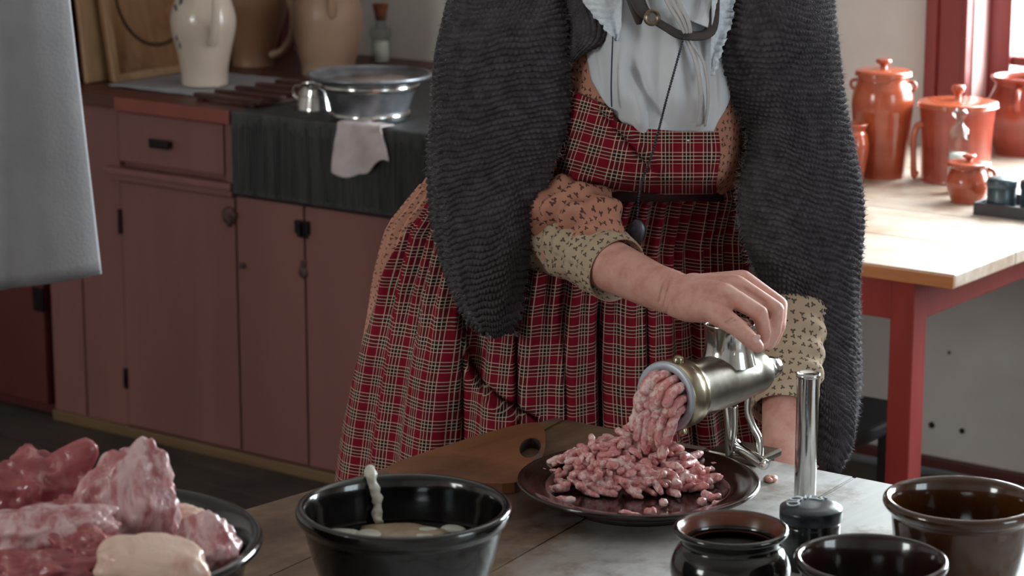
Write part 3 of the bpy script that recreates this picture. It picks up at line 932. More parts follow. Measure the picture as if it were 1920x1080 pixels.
edges = [(-1.768, -1.828, -1.915), (-1.752, -1.662, -1.60), (-1.53, -1.47, -1.43), (-1.325, -1.29, -1.26), (-1.10, -1.08, -1.06), (-.86, -.86, -.86), (-.62, -.62, -.62), (-.36, -.36, -.36)]
for i in range(len(edges) - 1):
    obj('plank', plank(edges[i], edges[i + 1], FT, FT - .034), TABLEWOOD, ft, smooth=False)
for (x, y) in ((-1.70, 2.36), (-.46, 2.36), (-1.76, 1.12), (-.46, 1.12)):
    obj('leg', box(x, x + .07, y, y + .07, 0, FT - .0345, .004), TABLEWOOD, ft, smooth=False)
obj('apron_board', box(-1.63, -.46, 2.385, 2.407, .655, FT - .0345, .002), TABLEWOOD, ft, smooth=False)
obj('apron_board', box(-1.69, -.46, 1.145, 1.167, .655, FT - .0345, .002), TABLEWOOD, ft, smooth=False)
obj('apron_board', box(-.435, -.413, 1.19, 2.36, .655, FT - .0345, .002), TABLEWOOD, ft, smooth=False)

# paddle board with a finger hole
pb = thing('paddle_board', 'orange-brown wooden paddle board with a dark finger hole left of the plate', 'board', tuple(w(cz(900, 870, FT))))
out = [(730, 893), (800, 866), (870, 843), (940, 822), (985, 812), (1012, 812), (1022, 830), (1018, 855), (1000, 880), (980, 905), (965, 925), (880, 925), (800, 925), (745, 915)]
O = spline([w(cz(x, y, FT))[:2] for x, y in out], 3, True)
hc = w(cz(994, 857, FT))[:2]
hole = []
for k in range(28):
    a = k * 2 * math.pi / 28
    q = w(cz(994 + 20 * math.cos(a) + 4 * math.sin(a), 858 - 19 * math.sin(a), FT))[:2]
    hole.append(q)
hole = np.array(hole)


def plate_with_hole(O, H, z0, z1):
    bm = bmesh.new()
    def ring(P, z): return [bm.verts.new((p[0], p[1], z)) for p in P]
    for z in (z1, z0):
        a, b = ring(O, z), ring(H, z)
        es = [bm.edges.new((r[i], r[(i + 1) % len(r)])) for r in (a, b) for i in range(len(r))]
        bmesh.ops.triangle_fill(bm, edges=es, use_beauty=True)
        if z == z1: ta, tb_ = a, b
    for t, q in ((ta, a), (tb_, b)):
        for i in range(len(t)):
            j = (i + 1) % len(t); bm.faces.new((q[i], q[j], t[j], t[i]))
    bmesh.ops.recalc_face_normals(bm, faces=bm.faces[:])
    return bm_out(bm)


obj('blade', plate_with_hole(O, hole, FT + .0005, FT + .013), ORANGEWOOD, pb, smooth=False)
obj('hole_lining', plate_with_hole(hole, hc + (hole - hc) * .93, FT + .0005, FT + .0128), mottled('dark_lining_wood', srgb(38, 24, 18), srgb(52, 34, 24), .8, 60), pb, smooth=False)  # plain dark brown ring lining the hole edge


def bowl_at(px, py, z):
    P = w(cz(px, py, z)); return (P[0], P[1], FT)


# --- black bowl with casings
c = bowl_at(757, 950, .90); H = .12; r = .1075
bb1 = thing('black_bowl', 'black glazed bowl of soaking sausage casings beside the platter of meat', 'bowl', c)
obj('bowl', lathe([(0, .004), (.05, .004), (.056, 0), (.064, 0), (.068, .006), (.078, .03), (.090, .065), (.098, .095), (.100, .104), (.106, .110), (r, .116), (.1065, .121), (.103, .1225), (.0985, .1205), (.0955, .112),
                   (.093, .095), (.084, .06), (.07, .025), (.05, .012), (0, .010)], c, 96, 4), BLACKGLAZE, bb1)
wz = .078
obj('water', lathe([(0, wz), (.0875, wz), (.086, wz - .003), (0, wz - .003)], c, 64, 0), WATER, bb1)
cs = thing('sausage_casing', 'pale twisted sausage casing hanging over the far rim of the black bowl', 'casing', (c[0], c[1], FT + wz))


def bl(px, py, dz=0.):
    """point inside the bowl on the water plane"""
    p = w(cz(px, py, FT + wz)); return np.array([p[0], p[1], FT + wz + dz])


far = np.array([SY * -1, CY]) ; far = np.array([-SY, CY])
top = w(cz(697, 893, .903)); topc = np.array([top[0], top[1]])
dirc = (topc - np.array(c[:2])); dirc /= np.linalg.norm(dirc)
def inb(rr, z): return np.array([c[0] + dirc[0] * rr, c[1] + dirc[1] * rr, FT + z])
side = np.array([-dirc[1], dirc[0], 0])
CV, CFs = tube([inb(.109, .100), inb(.1115, .118), inb(.105, .1285), inb(.0955, .124) + side * .002, inb(.0905, .112), inb(.0875, .10) - side * .002, inb(.084, .088), inb(.077, .080)],
                           [.003, .004, .0052, .0058, .0046, .0050, .0052, .004], 16, 8)
CV = np.array([v + np.array([nz(v, 150, 1.), nz(v, 150, 5.), 0]) * .0028 for v in CV])
obj('hanging_casing', (CV, CFs), CASING, cs)
for (px, py, s, sc) in ((755, 1000, .030, (1.5, 1, .22)), (700, 1004, .014, (1.4, 1, .4)), (805, 1000, .012, (1.6, .9, .5)), (850, 992, .010, (1.4, 1, .5)), (640, 1000, .013, (1.4, 1, .4)), (668, 1012, .012, (1.5, 1, .4)), (790, 1010, .011, (1.8, 1, .5))):
    q = bl(px, py); V, Fs = sphere((0, 0, 0), s, 3, sc)
    V = V @ np.array(Matrix.Rotation(YAW + random.uniform(-.4, .4), 3, 'Z')).T
    V = np.array([v * (1 + .25 * nz(v, 60, px)) for v in V]) + q - np.array([0, 0, .001])
    obj('casing_coil', (V, Fs), CASING if s < .02 else mottled('tan_casing', srgb(150, 128, 104), srgb(170, 148, 124), .35, 40, bump=.3), cs)

# --- round dark plate
c = bowl_at(1197, 905, .806); PC = c
pl = thing('dark_plate', 'large dark brown glazed plate heaped with minced meat', 'plate', c)
obj('dish', lathe([(0, .004), (.07, .004), (.076, 0), (.084, 0), (.088, .004), (.108, .014), (.128, .022), (.139, .026), (.1405, .029), (.139, .0315), (.134, .0305), (.124, .027), (.108, .0235), (.104, .020), (.098, .013), (.085, .0095), (0, .009)], c, 112, 4), DARKBROWN, pl)

# --- front brown jar
c = bowl_at(1371, 991, .868)
fj = thing('squat_jar', 'squat dark brown glazed jar with a flared rim, left of the black tin', 'jar', c)
obj('body', lathe([(0, .004), (.034, .004), (.038, 0), (.044, 0), (.047, .006), (.058, .03), (.061, .048), (.056, .064), (.050, .072), (.051, .078), (.057, .084), (.0582, .0875), (.0565, .090), (.0525, .089), (.047, .078), (.045, .070), (.052, .055), (.05, .02), (0, .010)], c, 80, 4), BLACKGLAZE, fj)
obj('inner_glaze', lathe([(.0555, .0895), (.0525, .0893), (.0468, .078), (.0448, .071), (.0447, .0705), (.0466, .0775), (.052, .0885)], c, 80, 2), mottled('rust_glaze', srgb(96, 52, 38), srgb(116, 66, 48), .25, 20, bump=.05), fj)
obj('contents', lathe([(0, .064), (.02, .066), (.0495, .062), (.0495, .058), (0, .058)], c, 48, 0), mottled('ground_pepper', srgb(24, 20, 18), srgb(60, 52, 48), .8, 300, bump=.8), fj)

# --- spice tin with raised lettering
c = bowl_at(1521, 946, .848)
st = thing('lettered_tin', 'small black round tin with raised CLOVES lettering on its domed lid', 'tin', c)
obj('can', lathe([(0, 0), (.0305, 0), (.0315, .001), (.0315, .046), (.031, .047), (.0305, .049), (.0305, .058), (0, .058)], c, 64, 0), BLACKTIN, st)
lidz = lambda r: .0700 - .0045 * (r / .033) ** 5
lid = obj('lid', lathe([(.0306, .052), (.0332, .052), (.0336, .053), (.0336, .061)] + [(rr, lidz(rr)) for rr in (.0332, .0325, .0315, .030, .028, .026, .023, .020, .015, .010, .005, 0)], c, 64, 0), WORNTIN, st)
LETMAT = mottled('rubbed_letter_tin', srgb(176, 184, 192), srgb(198, 206, 212), .45, 60, metal=0, bump=.05)
toc = np.array([SY, -CY])
word = 'CLOVES'
for i, ch in enumerate(word):
    cu = bpy.data.curves.new('letter', 'FONT'); cu.body = ch; cu.size = .0200; cu.extrude = .0006; cu.align_x = 'CENTER'; cu.align_y = 'CENTER'
    lt = bpy.data.objects.new('letter', cu); COL.objects.link(lt)
    lm = bpy.data.meshes.new_from_object(lt.evaluated_get(bpy.context.evaluated_depsgraph_get())); bpy.data.objects.remove(lt)
    lo = bpy.data.objects.new('letter', lm); COL.objects.link(lo); lo.parent = lid
    lm.materials.clear(); lm.materials.append(LETMAT)
    th = R(-104 + i * 29)                     # along the far-left arc of the lid, read from the front
    d2 = np.array([-SY, CY]) * math.cos(th) + np.array([CY, SY]) * math.sin(th)
    rr = .0190
    slope = math.atan(.0045 * 5 / .033 * (rr / .033) ** 4)
    lo.location = Vector((d2[0] * rr, d2[1] * rr, lidz(rr) + .0004))
    lo.rotation_euler = (Matrix.Rotation(YAW - th, 3, 'Z') @ Matrix.Rotation(-slope, 3, 'X')).to_euler()

# --- steel pusher
P = w(cz(1508, 972, FT)); c = (P[0] + far[0] * .0, P[1], FT)
ps = thing('steel_pusher', 'polished steel tamper rod standing upright behind the black tin', 'tamper', c)
obj('rod', lathe([(0, 0), (.0118, 0), (.0124, .001), (.0126, .164), (.0126, .166)], c, 48, 0), STEEL, ps)
obj('cap', lathe([(.012, .1662), (.0134, .1665), (.0138, .1685), (.0134, .1705), (.012, .171), (.011, .1695), (0, .1695)], c, 48, 0), STEEL, ps)

# --- right brown bowl
c = bowl_at(1803, 938, .886)
rb = thing('brown_bowl', 'brown glazed bowl with a bright rolled rim beside the red table leg', 'bowl', c)
obj('bowl', lathe([(0, .004), (.034, .004), (.038, 0), (.046, 0), (.050, .006), (.060, .03), (.067, .06), (.070, .083), (.071, .092), (.076, .097), (.0795, .102), (.0795, .106), (.077, .109), (.073, .1085), (.0695, .104), (.0665, .092), (.063, .06), (.05, .022), (.03, .011), (0, .010)], c, 96, 4), BROWNGLAZE, rb)
# --- front brown bowl
c = bowl_at(1634, 1052, .868)
rb2 = thing('dark_bowl', 'dark brown glazed bowl cut by the lower picture edge, between squat jar and brown bowl', 'bowl', c)
obj('bowl', lathe([(0, .004), (.034, .004), (.038, 0), (.044, 0), (.048, .006), (.057, .028), (.064, .055), (.069, .078), (.0725, .083), (.0745, .087), (.074, .091), (.071, .0925), (.0675, .090), (.064, .078), (.059, .053), (.048, .022), (.03, .011), (0, .010)], c, 96, 4), DARKBROWN, rb2)

# --- scrap of meat on the table
P = w(cz(1441, 901, FT))
scr = []
for k in range(7):
    q = np.array([P[0] + random.uniform(-.009, .009), P[1] + random.uniform(-.006, .006), FT + .003])
    V, Fs = sphere((0, 0, 0), random.uniform(.003, .0055), 2, (1.6, 1, .7)); V = V @ np.array(Matrix.Rotation(random.uniform(0, 3), 3, 'Z')).T
    scr.append((V + q, Fs))
o = obj('meat_scrap', cat(*scr), mottled('dry_meat_scrap', srgb(170, 100, 78), srgb(220, 168, 148), .4, 120), None)
tag(o, 'small scrap of meat lying on the table right of the plate', 'meat scrap')

# ------------------------------------------------------------------ platter of meat
c = bowl_at(147, 1015, .918)
mp = thing('meat_pan', 'wide black glazed pan heaped with raw pork at the lower left', 'bowl', c)
obj('pan', lathe([(0, .004), (.10, .004), (.106, 0), (.114, 0), (.118, .006), (.136, .05), (.150, .095), (.156, .120), (.163, .128), (.1695, .134), (.1705, .138), (.168, .1415), (.163, .141), (.157, .136), (.150, .122), (.143, .095), (.128, .05), (.11, .02), (0, .012)], c, 112, 4), BLACKGLAZE, mp)
MC = c


def chunk(name, label, px, py, Y, rad, sc, m, rot=(0, 0, 0), amp=.3, fr=2.2, seed=0., ridge=0., lobes=(), flat=None, sub=5):
    """irregular lump of meat; sizes in metres, axes right / ahead / up as seen"""
    V, Fs = sphere((0, 0, 0), 1, sub)
    out = []
    for v in V:
        p = Vector(v)
        d = 1 + amp * noise.fractal(p * fr + Vector((seed, seed * 2, 0)), 1.1, 2.0, 3)
        if ridge: d += .55 * ridge * (abs(noise.noise(Vector((p.x * 4.2 + seed, p.y * 4.2, p.z * 1.3 + seed)))) - .3)
        for (lx, ly, lz, h, s) in lobes:
            dd = (p - Vector((lx, ly, lz)).normalized()).length
            d += h * math.exp(-(dd / s) ** 2)
        q = p * d
        if flat is not None and q.z > flat: q.z = flat + (q.z - flat) * .15
        out.append(q)
    M = (Matrix.Rotation(rot[2], 3, 'Z') @ Matrix.Rotation(rot[1], 3, 'Y') @ Matrix.Rotation(rot[0], 3, 'X'))
    Vv = np.array([tuple(M @ Vector((q.x * sc[0], q.y * sc[1], q.z * sc[2]))) for q in out]) * rad
    P = cf(px, py, Y)
    o = obj(name, (w(Vv + P), Fs), m, None)
    return tag(o, label, 'meat', 'pork pieces in the pan')


chunk('pork_piece', 'dark red lean pork lump with a knobbly tip at the back of the pan', 72, 935, 2.213, .046, (1.25, .8, .95), MEATRED, (0, .2, 0), .22, 2.0, 3.1, .25, ((.42, -.1, .90, .75, .25), (.95, 0, .35, .35, .3)))
chunk('pork_piece', 'tall tent-shaped pork piece streaked with white sinew in the middle of the pan', 238, 955, 2.14, .050, (.92, .66, 1.05), MEATPALE, (0, .30, 0), .16, 1.8, 8.4, .35, ((-.05, -.1, 1, .20, .55), (.35, 0, .9, .12, .35), (-.75, -.3, -.7, .25, .5), (.95, -.2, -.65, .35, .5)))
chunk('pork_piece', 'long striated pink muscle piece at the left edge of the pan', 60, 1000, 2.07, .046, (1.7, .7, .52), MEATPALE, (0, -.12, .1), .15, 2.4, 12.7, .4)
chunk('pork_piece', 'smooth pale slab of pork fat at the front of the pan', 285, 1062, 2.015, .044, (1.15, .65, .72), MEATFAT, (.25, .12, 0), .12, 1.6, 21.3, 0, (), .62)
chunk('pork_piece', 'glossy pink and white fatty piece by the right rim of the pan', 388, 1030, 2.10, .031, (1.0, .8, .92), MEATPALE, (0, .35, 0), .20, 1.7, 31.7, .2, ((-.3, 0, .9, .3, .4),))
chunk('pork_piece', 'dark red ragged pork piece at the lower left corner of the pan', 66, 1082, 2.022, .040, (1.7, .6, .62), MEATRED, (0, 0, 0), .25, 2.4, 41.2, .35)
chunk('pork_piece', 'small dark red pork strip under the tent-shaped piece', 170, 1040, 2.05, .028, (1.3, .8, .9), MEATRED, (0, .3, 0), .22, 2.2, 47.9, .3)
chunk('pork_piece', 'small tan pork scrap behind the fatty piece at the right', 350, 978, 2.165, .020, (1.3, .8, .75), MEATFAT, (0, .25, 0), .2, 2.0, 55.2, .1)
chunk('pork_piece', 'red pork lump between the lean lump and the tent-shaped piece', 135, 975, 2.15, .030, (1.2, .8, .8), MEATRED, (0, -.2, 0), .25, 2.2, 61.4, .3)

# ------------------------------------------------------------------ minced meat
def strand(p, d, L, r, droop, seg=7, n=6):
    pts = []; q = np.array(p, float); d = np.array(d, float); d /= np.linalg.norm(d)
    for i in range(n + 1):
        pts.append(q.copy()); q = q + d * (L / n)
        d = d + np.array([random.uniform(-.35, .35), random.uniform(-.35, .35), random.uniform(-.2, .2) - droop]); d /= np.linalg.norm(d)
    rr = [r * .55] + [r * random.uniform(.85, 1.15) for _ in range(n - 1)] + [r * .5]
    return tube(pts, rr, seg, 0)


cx = np.array([CY, SY, 0]); cy = np.array([-SY, CY, 0]); up = np.array([0, 0, 1.])
mc = w(cz(1178, 900, FT + .010)); mc = np.array([mc[0], mc[1], FT + .0095])


def pile_h(u, v):
    r2 = (u / .098) ** 2 + (v / .066) ** 2
    return .052 * max(0, 1 - r2) ** .8 * (1 + .2 * math.sin(u * 60 + 1) * math.sin(v * 70)) + .010 * math.exp(-((u - .01) ** 2 + (v - .02) ** 2) / .0012)


parts = []
for k in range(430):
    a, rr = random.uniform(0, 2 * math.pi), math.sqrt(random.random())
    u, v = .100 * rr * math.cos(a), .068 * rr * math.sin(a)
    h = pile_h(u, v)
    z = max(.005, h * random.uniform(.55, 1.0))
    p = mc + cx * u + cy * v + up * z
    th = random.uniform(0, 2 * math.pi)
    d = cx * math.cos(th) + cy * math.sin(th) * .8 + up * random.uniform(-.15, .5)
    parts.append(strand(p - d * .006, d, random.uniform(.016, .034), random.uniform(.0038, .0052), .10 if z > .012 else 0))
for (px, py, th, L) in ((1020, 919, .1, .034), (1037, 938, .15, .026), (1316, 925, -.8, .018), (1328, 934, .3, .016), (1335, 946, .1, .014), (1322, 942, 2.2, .012), (1318, 910, 1.2, .016), (1160, 962, .1, .03), (1208, 958, -.3, .014), (1245, 945, 1.3, .012)):
    p = w(cz(px, py, FT + .015)); d = cx * math.cos(th) + cy * math.sin(th)
    parts.append(strand(p, d, L, .0046, 0))
V, Fs = cat(*parts); V[:, 2] = np.maximum(V[:, 2], FT + .0102)
o = obj('minced_meat', (V, Fs), MINCE, None, kind='stuff')
tag(o, 'heap of pink minced pork on the dark plate', 'minced meat')

# ------------------------------------------------------------------ meat grinder
FC, RC = w(cf(1248, 744, 2.735)), w(cf(1441, 690, 2.895))
AX = (RC - FC) / np.linalg.norm(RC - FC)
gr = thing('meat_grinder', 'steel hand meat grinder clamped to the far edge of the work table', 'grinder', (-1.46, 2.46, FT))


def ga(prof, seg=64, sm=3, off=0.): return along(lathe(prof, seg=seg, sm=sm), FC + AX * off, FC + AX * (off + 1))


obj('barrel', ga([(.0300, .012), (.0335, .02), (.0360, .028), (.0362, .036), (.0345, .042), (.0338, .07), (.0325, .115), (.0300, .145), (.0280, .160), (.0278, .172), (.0265, .184), (.021, .193), (.010, .196), (0, .196)], 72, 3), BRUSHED, gr)
rng = obj('screw_ring', ga([(.0350, .000), (.0410, .000), (.0424, .002), (.0428, .010), (.0424, .020), (.0412, .024), (.0412, .034), (.036, .036), (.034, .034)], 80, 2), BRASSY, gr)
obj('ring_face', ga([(.0315, .0035), (.0325, -.0012), (.0400, -.0016), (.0420, .0005), (.0412, .004)], 80, 2), ALLOY, rng)
obj('hole_plate', ga([(0, .006), (.032, .006), (.032, .011), (0, .011)], 48, 0), mottled('dark_plate_steel', srgb(70, 74, 80), srgb(92, 96, 100), .4, 40, metal=.8), gr)
# lugs on the ring
sx_ = np.cross(AX, up); sx_ /= np.linalg.norm(sx_); uy = np.cross(sx_, AX)
for a in (R(80), R(-68), R(180)):
    d = sx_ * math.cos(a) + uy * math.sin(a)
    p = FC + AX * .012 + d * .0415
    obj('lug', along(lathe([(0, .008), (.004, .0078), (.006, .005), (.0065, 0), (.0065, -.003)], seg=16, sm=2), p, p + d), BRASSY, rng)
obj('shaft_boss', ga([(.0175, .190), (.0190, .194), (.0190, .200), (.0165, .204), (.0125, .205)], 48, 2), STEEL, gr)
obj('shaft_end', ga([(.0120, .204), (.0145, .208), (.0148, .214), (.0135, .220), (.0128, .224), (.009, .228), (0, .229)], 48, 2), STEEL, gr)
# feed neck
NC = FC + AX * .125
nt = cf(1366, 612, 2.815)[2]
nh = nt - NC[2]
obj('feed_neck', lathe([(.034, .020), (.0312, .030), (.0288, .040), (.0283, nh * .75), (.0295, nh - .006), (.0315, nh), (.0300, nh + .001), (.0262, nh - .006), (.0262, .034)], tuple(NC), 64, 4), STEEL, gr)


def strap(pts, wd, th, name='leg'):
    P = [w(cf(*p)) for p in pts]
    return obj(name, tube(P, [wd] * len(P), 12, 6, th), STEEL, gr)


strap([(1362, 752, 2.822), (1366, 790, 2.832), (1366, 825, 2.842), (1368, 852, 2.846)], .0075, .5)
strap([(1404, 735, 2.842), (1402, 770, 2.846), (1412, 800, 2.848), (1424, 826, 2.846), (1424, 868, 2.842)], .006, .6)
strap([(1378, 760, 2.838), (1378, 800, 2.843), (1372, 850, 2.846)], .005, .6)
cl = w(cz(1398, 859, FT)); clx = cl[0]
obj('clamp', cat(box(clx - .040, clx + .032, 2.446, 2.506, FT + .0005, FT + .010, .003), box(clx - .03, clx + .022, 2.4865, 2.506, FT - .085, FT + .0005, .003),
                 box(clx - .022, clx + .014, 2.44, 2.506, FT - .095, FT - .085, .003)), BRUSHED, gr, smooth=False)
obj('clamp_screw', along(lathe([(0, 0), (.012, 0), (.013, .003), (.006, .006), (.006, .046), (0, .046)], seg=24, sm=0), (clx - .004, 2.46, FT - .0845), (clx - .004, 2.46, FT + .5)), STEEL, gr)
l0, l1 = w(cz(1376, 834, .800)), w(cz(1434, 872, .794))
obj('lever', cat(along(lathe([(0, 0), (.0062, 0), (.0070, .002), (.0072, np.linalg.norm(l1 - l0) - .002), (.0065, np.linalg.norm(l1 - l0)), (0, np.linalg.norm(l1 - l0))], seg=24, sm=0), l0, l1), sphere(l0, .0095, 3)), STEEL, gr)

parts = []
holes = []
for ring_, cnt in ((0, 1), (.011, 6), (.019, 9), (.027, 13)):
    for k in range(cnt):
        a = 2 * math.pi * k / cnt + ring_ * 40
        holes.append((ring_ * math.cos(a), ring_ * math.sin(a)))
for i, (u, v) in enumerate(holes):
    if i == 0: continue
    p = FC + sx_ * u + uy * v + AX * .004
    pts = [p]; d = -AX * 1.0 + sx_ * random.uniform(-.2, .2) + uy * random.uniform(-.1, .2); q = p.copy()
    n = 8 + (v < 0) * 3 + random.randint(0, 3); stp = .0046
    for k in range(n):
        d = d / np.linalg.norm(d); q = q + d * stp; pts.append(q.copy())
        d = d + np.array([random.uniform(-.26, .26), random.uniform(-.26, .26), -.24 - .03 * k])
        back = (q - FC) @ (-AX)
        if back < .012: d = d - AX * .35
        rad = (q - FC) - AX * ((q - FC) @ AX); l = rad @ sx_
        d = d - sx_ * l * 3
    r = random.uniform(.0052, .0066)
    parts.append(tube(pts, [r] * 2 + [r * random.uniform(.85, 1.15) for _ in pts[3:]] + [r * .55], 8, 2))
o = obj('grinder_mince', cat(*parts), MINCE, None, kind='stuff')
tag(o, 'strands of pink mince squeezing out of the grinder face', 'minced meat')

# ------------------------------------------------------------------ person
FOOT = w(np.array([.10, 3.42, 0]))
# --- body: one continuous skin grown from tapered limbs
caps = []


def limb(*pts):
    """chain of (x, y, z, radius) in the ahead-of-camera frame"""
    for a, b in zip(pts[:-1], pts[1:]): caps.append((np.array(a, float), np.array(b, float)))


def L(px, py, Y, r):
    p = cf(px, py, Y); return (p[0], p[1], p[2], r)


# trunk, neck, head
limb((.115, 3.42, .92, .125), (.15, 3.34, 1.02, .105), (.195, 3.23, 1.16, .11), (.20, 3.22, 1.28, .10), (.20, 3.22, 1.36, .055), (.20, 3.20, 1.43, .050))
limb((.07, 3.42, .90, .11), (.16, 3.42, .90, .11))
limb((.06, 3.24, 1.32, .055), (.34, 3.24, 1.32, .055))
limb((.20, 3.185, 1.535, .078), (.20, 3.205, 1.565, .085)); limb((.20, 3.15, 1.47, .045), (.20, 3.17, 1.52, .066))
limb((.20, 3.103, 1.515, .010), (.20, 3.112, 1.548, .007)); limb((.20, 3.112, 1.478, .012), (.20, 3.108, 1.482, .012))
for s in (-1, 1):
    limb((.20 + s * .083, 3.205, 1.505, .010), (.20 + s * .086, 3.212, 1.54, .014))
    limb((.20 + s * .012, 3.118, 1.562, .010), (.20 + s * .045, 3.128, 1.565, .009))
# legs and feet
for s in (-1, 1):
    limb((.115 + s * .075, 3.42, .88, .085), (.115 + s * .08, 3.38, .47, .055), (.115 + s * .08, 3.42, .09, .036))
    limb((.115 + s * .08, 3.43, .040, .038), (.115 + s * .09, 3.32, .032, .032), (.115 + s * .09, 3.26, .026, .025))
# her right arm (seen at the left), reaching over the grinder
limb(L(935, -30, 3.24, .050), L(905, 200, 3.25, .046), L(905, 425, 3.22, .034), L(1010, 445, 3.13, .030), L(1150, 500, 2.985, .033), L(1225, 536, 2.905, .0285), L(1262, 549, 2.872, .0275))
WR = L(1255, 548, 2.876, .026)
idx, mid, rin, pin = L(1358, 550, 2.795, .0132), L(1381, 535, 2.815, .0128), L(1393, 524, 2.84, .0118), L(1390, 522, 2.865, .0108)
for q, r0 in ((idx, .0225), (mid, .0225), (rin, .020), (pin, .018)):
    limb((*WR[:3], r0), q)
limb(L(1300, 545, 2.85, .022), L(1345, 545, 2.825, .017))
limb(idx, L(1425, 588, 2.778, .0102), L(1433, 624, 2.776, .0088), L(1430, 645, 2.780, .0076))
limb(mid, L(1455, 581, 2.795, .0104), L(1452, 619, 2.789, .0088), L(1441, 646, 2.790, .0076))
limb(rin, L(1462, 571, 2.822, .0098), L(1461, 611, 2.806, .0084), L(1448, 643, 2.802, .0072))
limb(pin, L(1457, 566, 2.850, .0088), L(1463, 602, 2.834, .0074), L(1453, 630, 2.822, .0064))
limb(L(1268, 562, 2.862, .0215), L(1292, 573, 2.835, .0205), L(1335, 582, 2.790, .0150), L(1381, 613, 2.757, .0112), L(1408, 638, 2.752, .0098), L(1420, 650, 2.752, .0082))
limb(L(1330, 575, 2.80, .0125), L(1362, 566, 2.797, .0110))
# her left arm (seen at the right), hanging behind the grinder with the hand below the table edge
limb(L(1450, -30, 3.24, .050), L(1490, 200, 3.24, .046), L(1500, 420, 3.20, .042), L(1482, 640, 3.07, .037), L(1470, 790, 2.985, .0285), L(1466, 872, 2.945, .0260))
W2 = L(1464, 895, 2.940, .025)
limb(L(1466, 872, 2.945, .0260), W2)
for k, (dx, dy) in enumerate(((-26, 0), (-9, -.004), (9, -.004), (25, 0))):
    m0 = L(1462 + dx, 985, 2.925 + dy, .0115); limb((*W2[:3], .019), m0)
    limb(m0, L(1455 + dx, 1030, 2.900, .0095), L(1452 + dx, 1045, 2.872, .0085), L(1452 + dx, 1035, 2.852, .0075))
limb(L(1445, 915, 2.925, .016), L(1420, 955, 2.90, .0115), L(1410, 990, 2.88, .0090))


def hull(a, b):
    bm = bmesh.new()
    for q in (a, b):
        t = bmesh.ops.create_icosphere(bm, subdivisions=3, radius=q[3])['verts']
        for v in t: v.co += Vector(q[:3])
    r = bmesh.ops.convex_hull(bm, input=bm.verts[:])
    bmesh.ops.delete(bm, geom=[g for g in r['geom_interior'] if isinstance(g, bmesh.types.BMVert) and g.is_valid], context='VERTS')
    return bm_out(bm)


V, Fs = cat(*[hull(a, b) for a, b in caps])
tmp = bpy.data.meshes.new('raw'); tmp.from_pydata(w(V).tolist(), [], Fs)
to = bpy.data.objects.new('raw', tmp); COL.objects.link(to)
rm = to.modifiers.new('r', 'REMESH'); rm.mode = 'VOXEL'; rm.voxel_size = .0022; rm.use_smooth_shade = True
sm_ = to.modifiers.new('s', 'SMOOTH'); sm_.factor = .6; sm_.iterations = 7
dg = bpy.context.evaluated_depsgraph_get()
me = bpy.data.meshes.new_from_object(to.evaluated_get(dg))
n = len(me.vertices); co = np.empty(n * 3); me.vertices.foreach_get('co', co); co = co.reshape(-1, 3)
bpy.data.objects.remove(to)
# wrist creases and knuckle folds pressed into the skin
def crease(a, b, depth, width):
    """groove along the segment a-b, in pixels on the camera-facing skin"""
    global co
    x, y = proj(co)
    ax, ay = a; bx, by = b
    L2 = (bx - ax) ** 2 + (by - ay) ** 2
    t = np.clip(((x - ax) * (bx - ax) + (y - ay) * (by - ay)) / L2, 0, 1)
    d = np.hypot(x - ax - t * (bx - ax), y - ay - t * (by - ay))
    Y = -co[:, 0] * SY + co[:, 1] * CY
    g = depth * np.exp(-(d / width) ** 2) * (Y < 2.93)
    co[:, 0] += -SY * g; co[:, 1] += CY * g
for a, b in (((1250, 512), (1236, 566)), ((1262, 512), (1244, 578)), ((1270, 515), (1250, 590)), ((1362, 606), (1374, 598)), ((1366, 609), (1379, 602))):
    crease(a, b, .0030, 2.4)
crease((1362, 560), (1412, 612), .0045, 7); crease((1395, 542), (1432, 566), .003, 5); crease((1335, 566), (1365, 572), .002, 6)
me.vertices.foreach_set('co', (co - FOOT).ravel()); me.update()
me.materials.clear(); me.materials.append(SKIN)
me.polygons.foreach_set('use_smooth', np.ones(len(me.polygons), bool))
person = bpy.data.objects.new('person', me); COL.objects.link(person); person.location = FOOT; WL[person.name] = FOOT
tag(person, 'person in plaid apron and charcoal shawl leaning over the meat grinder', 'person')
# thumbnail
def nail(px, py, Y, s, ang):
    V, Fs = sphere((0, 0, 0), s, 3, (.75, .28, 1.15))
    V = V @ np.array(Matrix.Rotation(ang, 3, 'Y')).T + cf(px, py, Y)
    obj('fingernail', (w(V), Fs), NAIL, person)
nail(1417, 636, 2.7445, .0058, R(-140)); nail(1433, 640, 2.7725, .0046, R(-175))

# --- bodice
TR = [(-190, 1225, 80, 3.22, .06), (-120, 1225, 150, 3.22, .09), (-60, 1225, 200, 3.21, .115), (60, 1225, 188, 3.20, .135), (160, 1225, 184, 3.19, .15), (230, 1224, 182, 3.185, .158), (300, 1222, 180, 3.185, .155), (335, 1220, 172, 3.19, .142), (356, 1216, 156, 3.22, .105), (372, 1210, 140, 3.25, .080), (400, 1205, 140, 3.25, .075)]
TRa = np.array(TR, float)


def trow(py): return [np.interp(py, TRa[:, 0], TRa[:, i]) for i in range(1, 5)]


def torsoY(px, py):
    cxp, hw, Yc, ry = trow(py); t = min(.995, abs(px - cxp) / hw)
    return Yc - ry * (1 - t ** 2.4) ** (1 / 2.4)


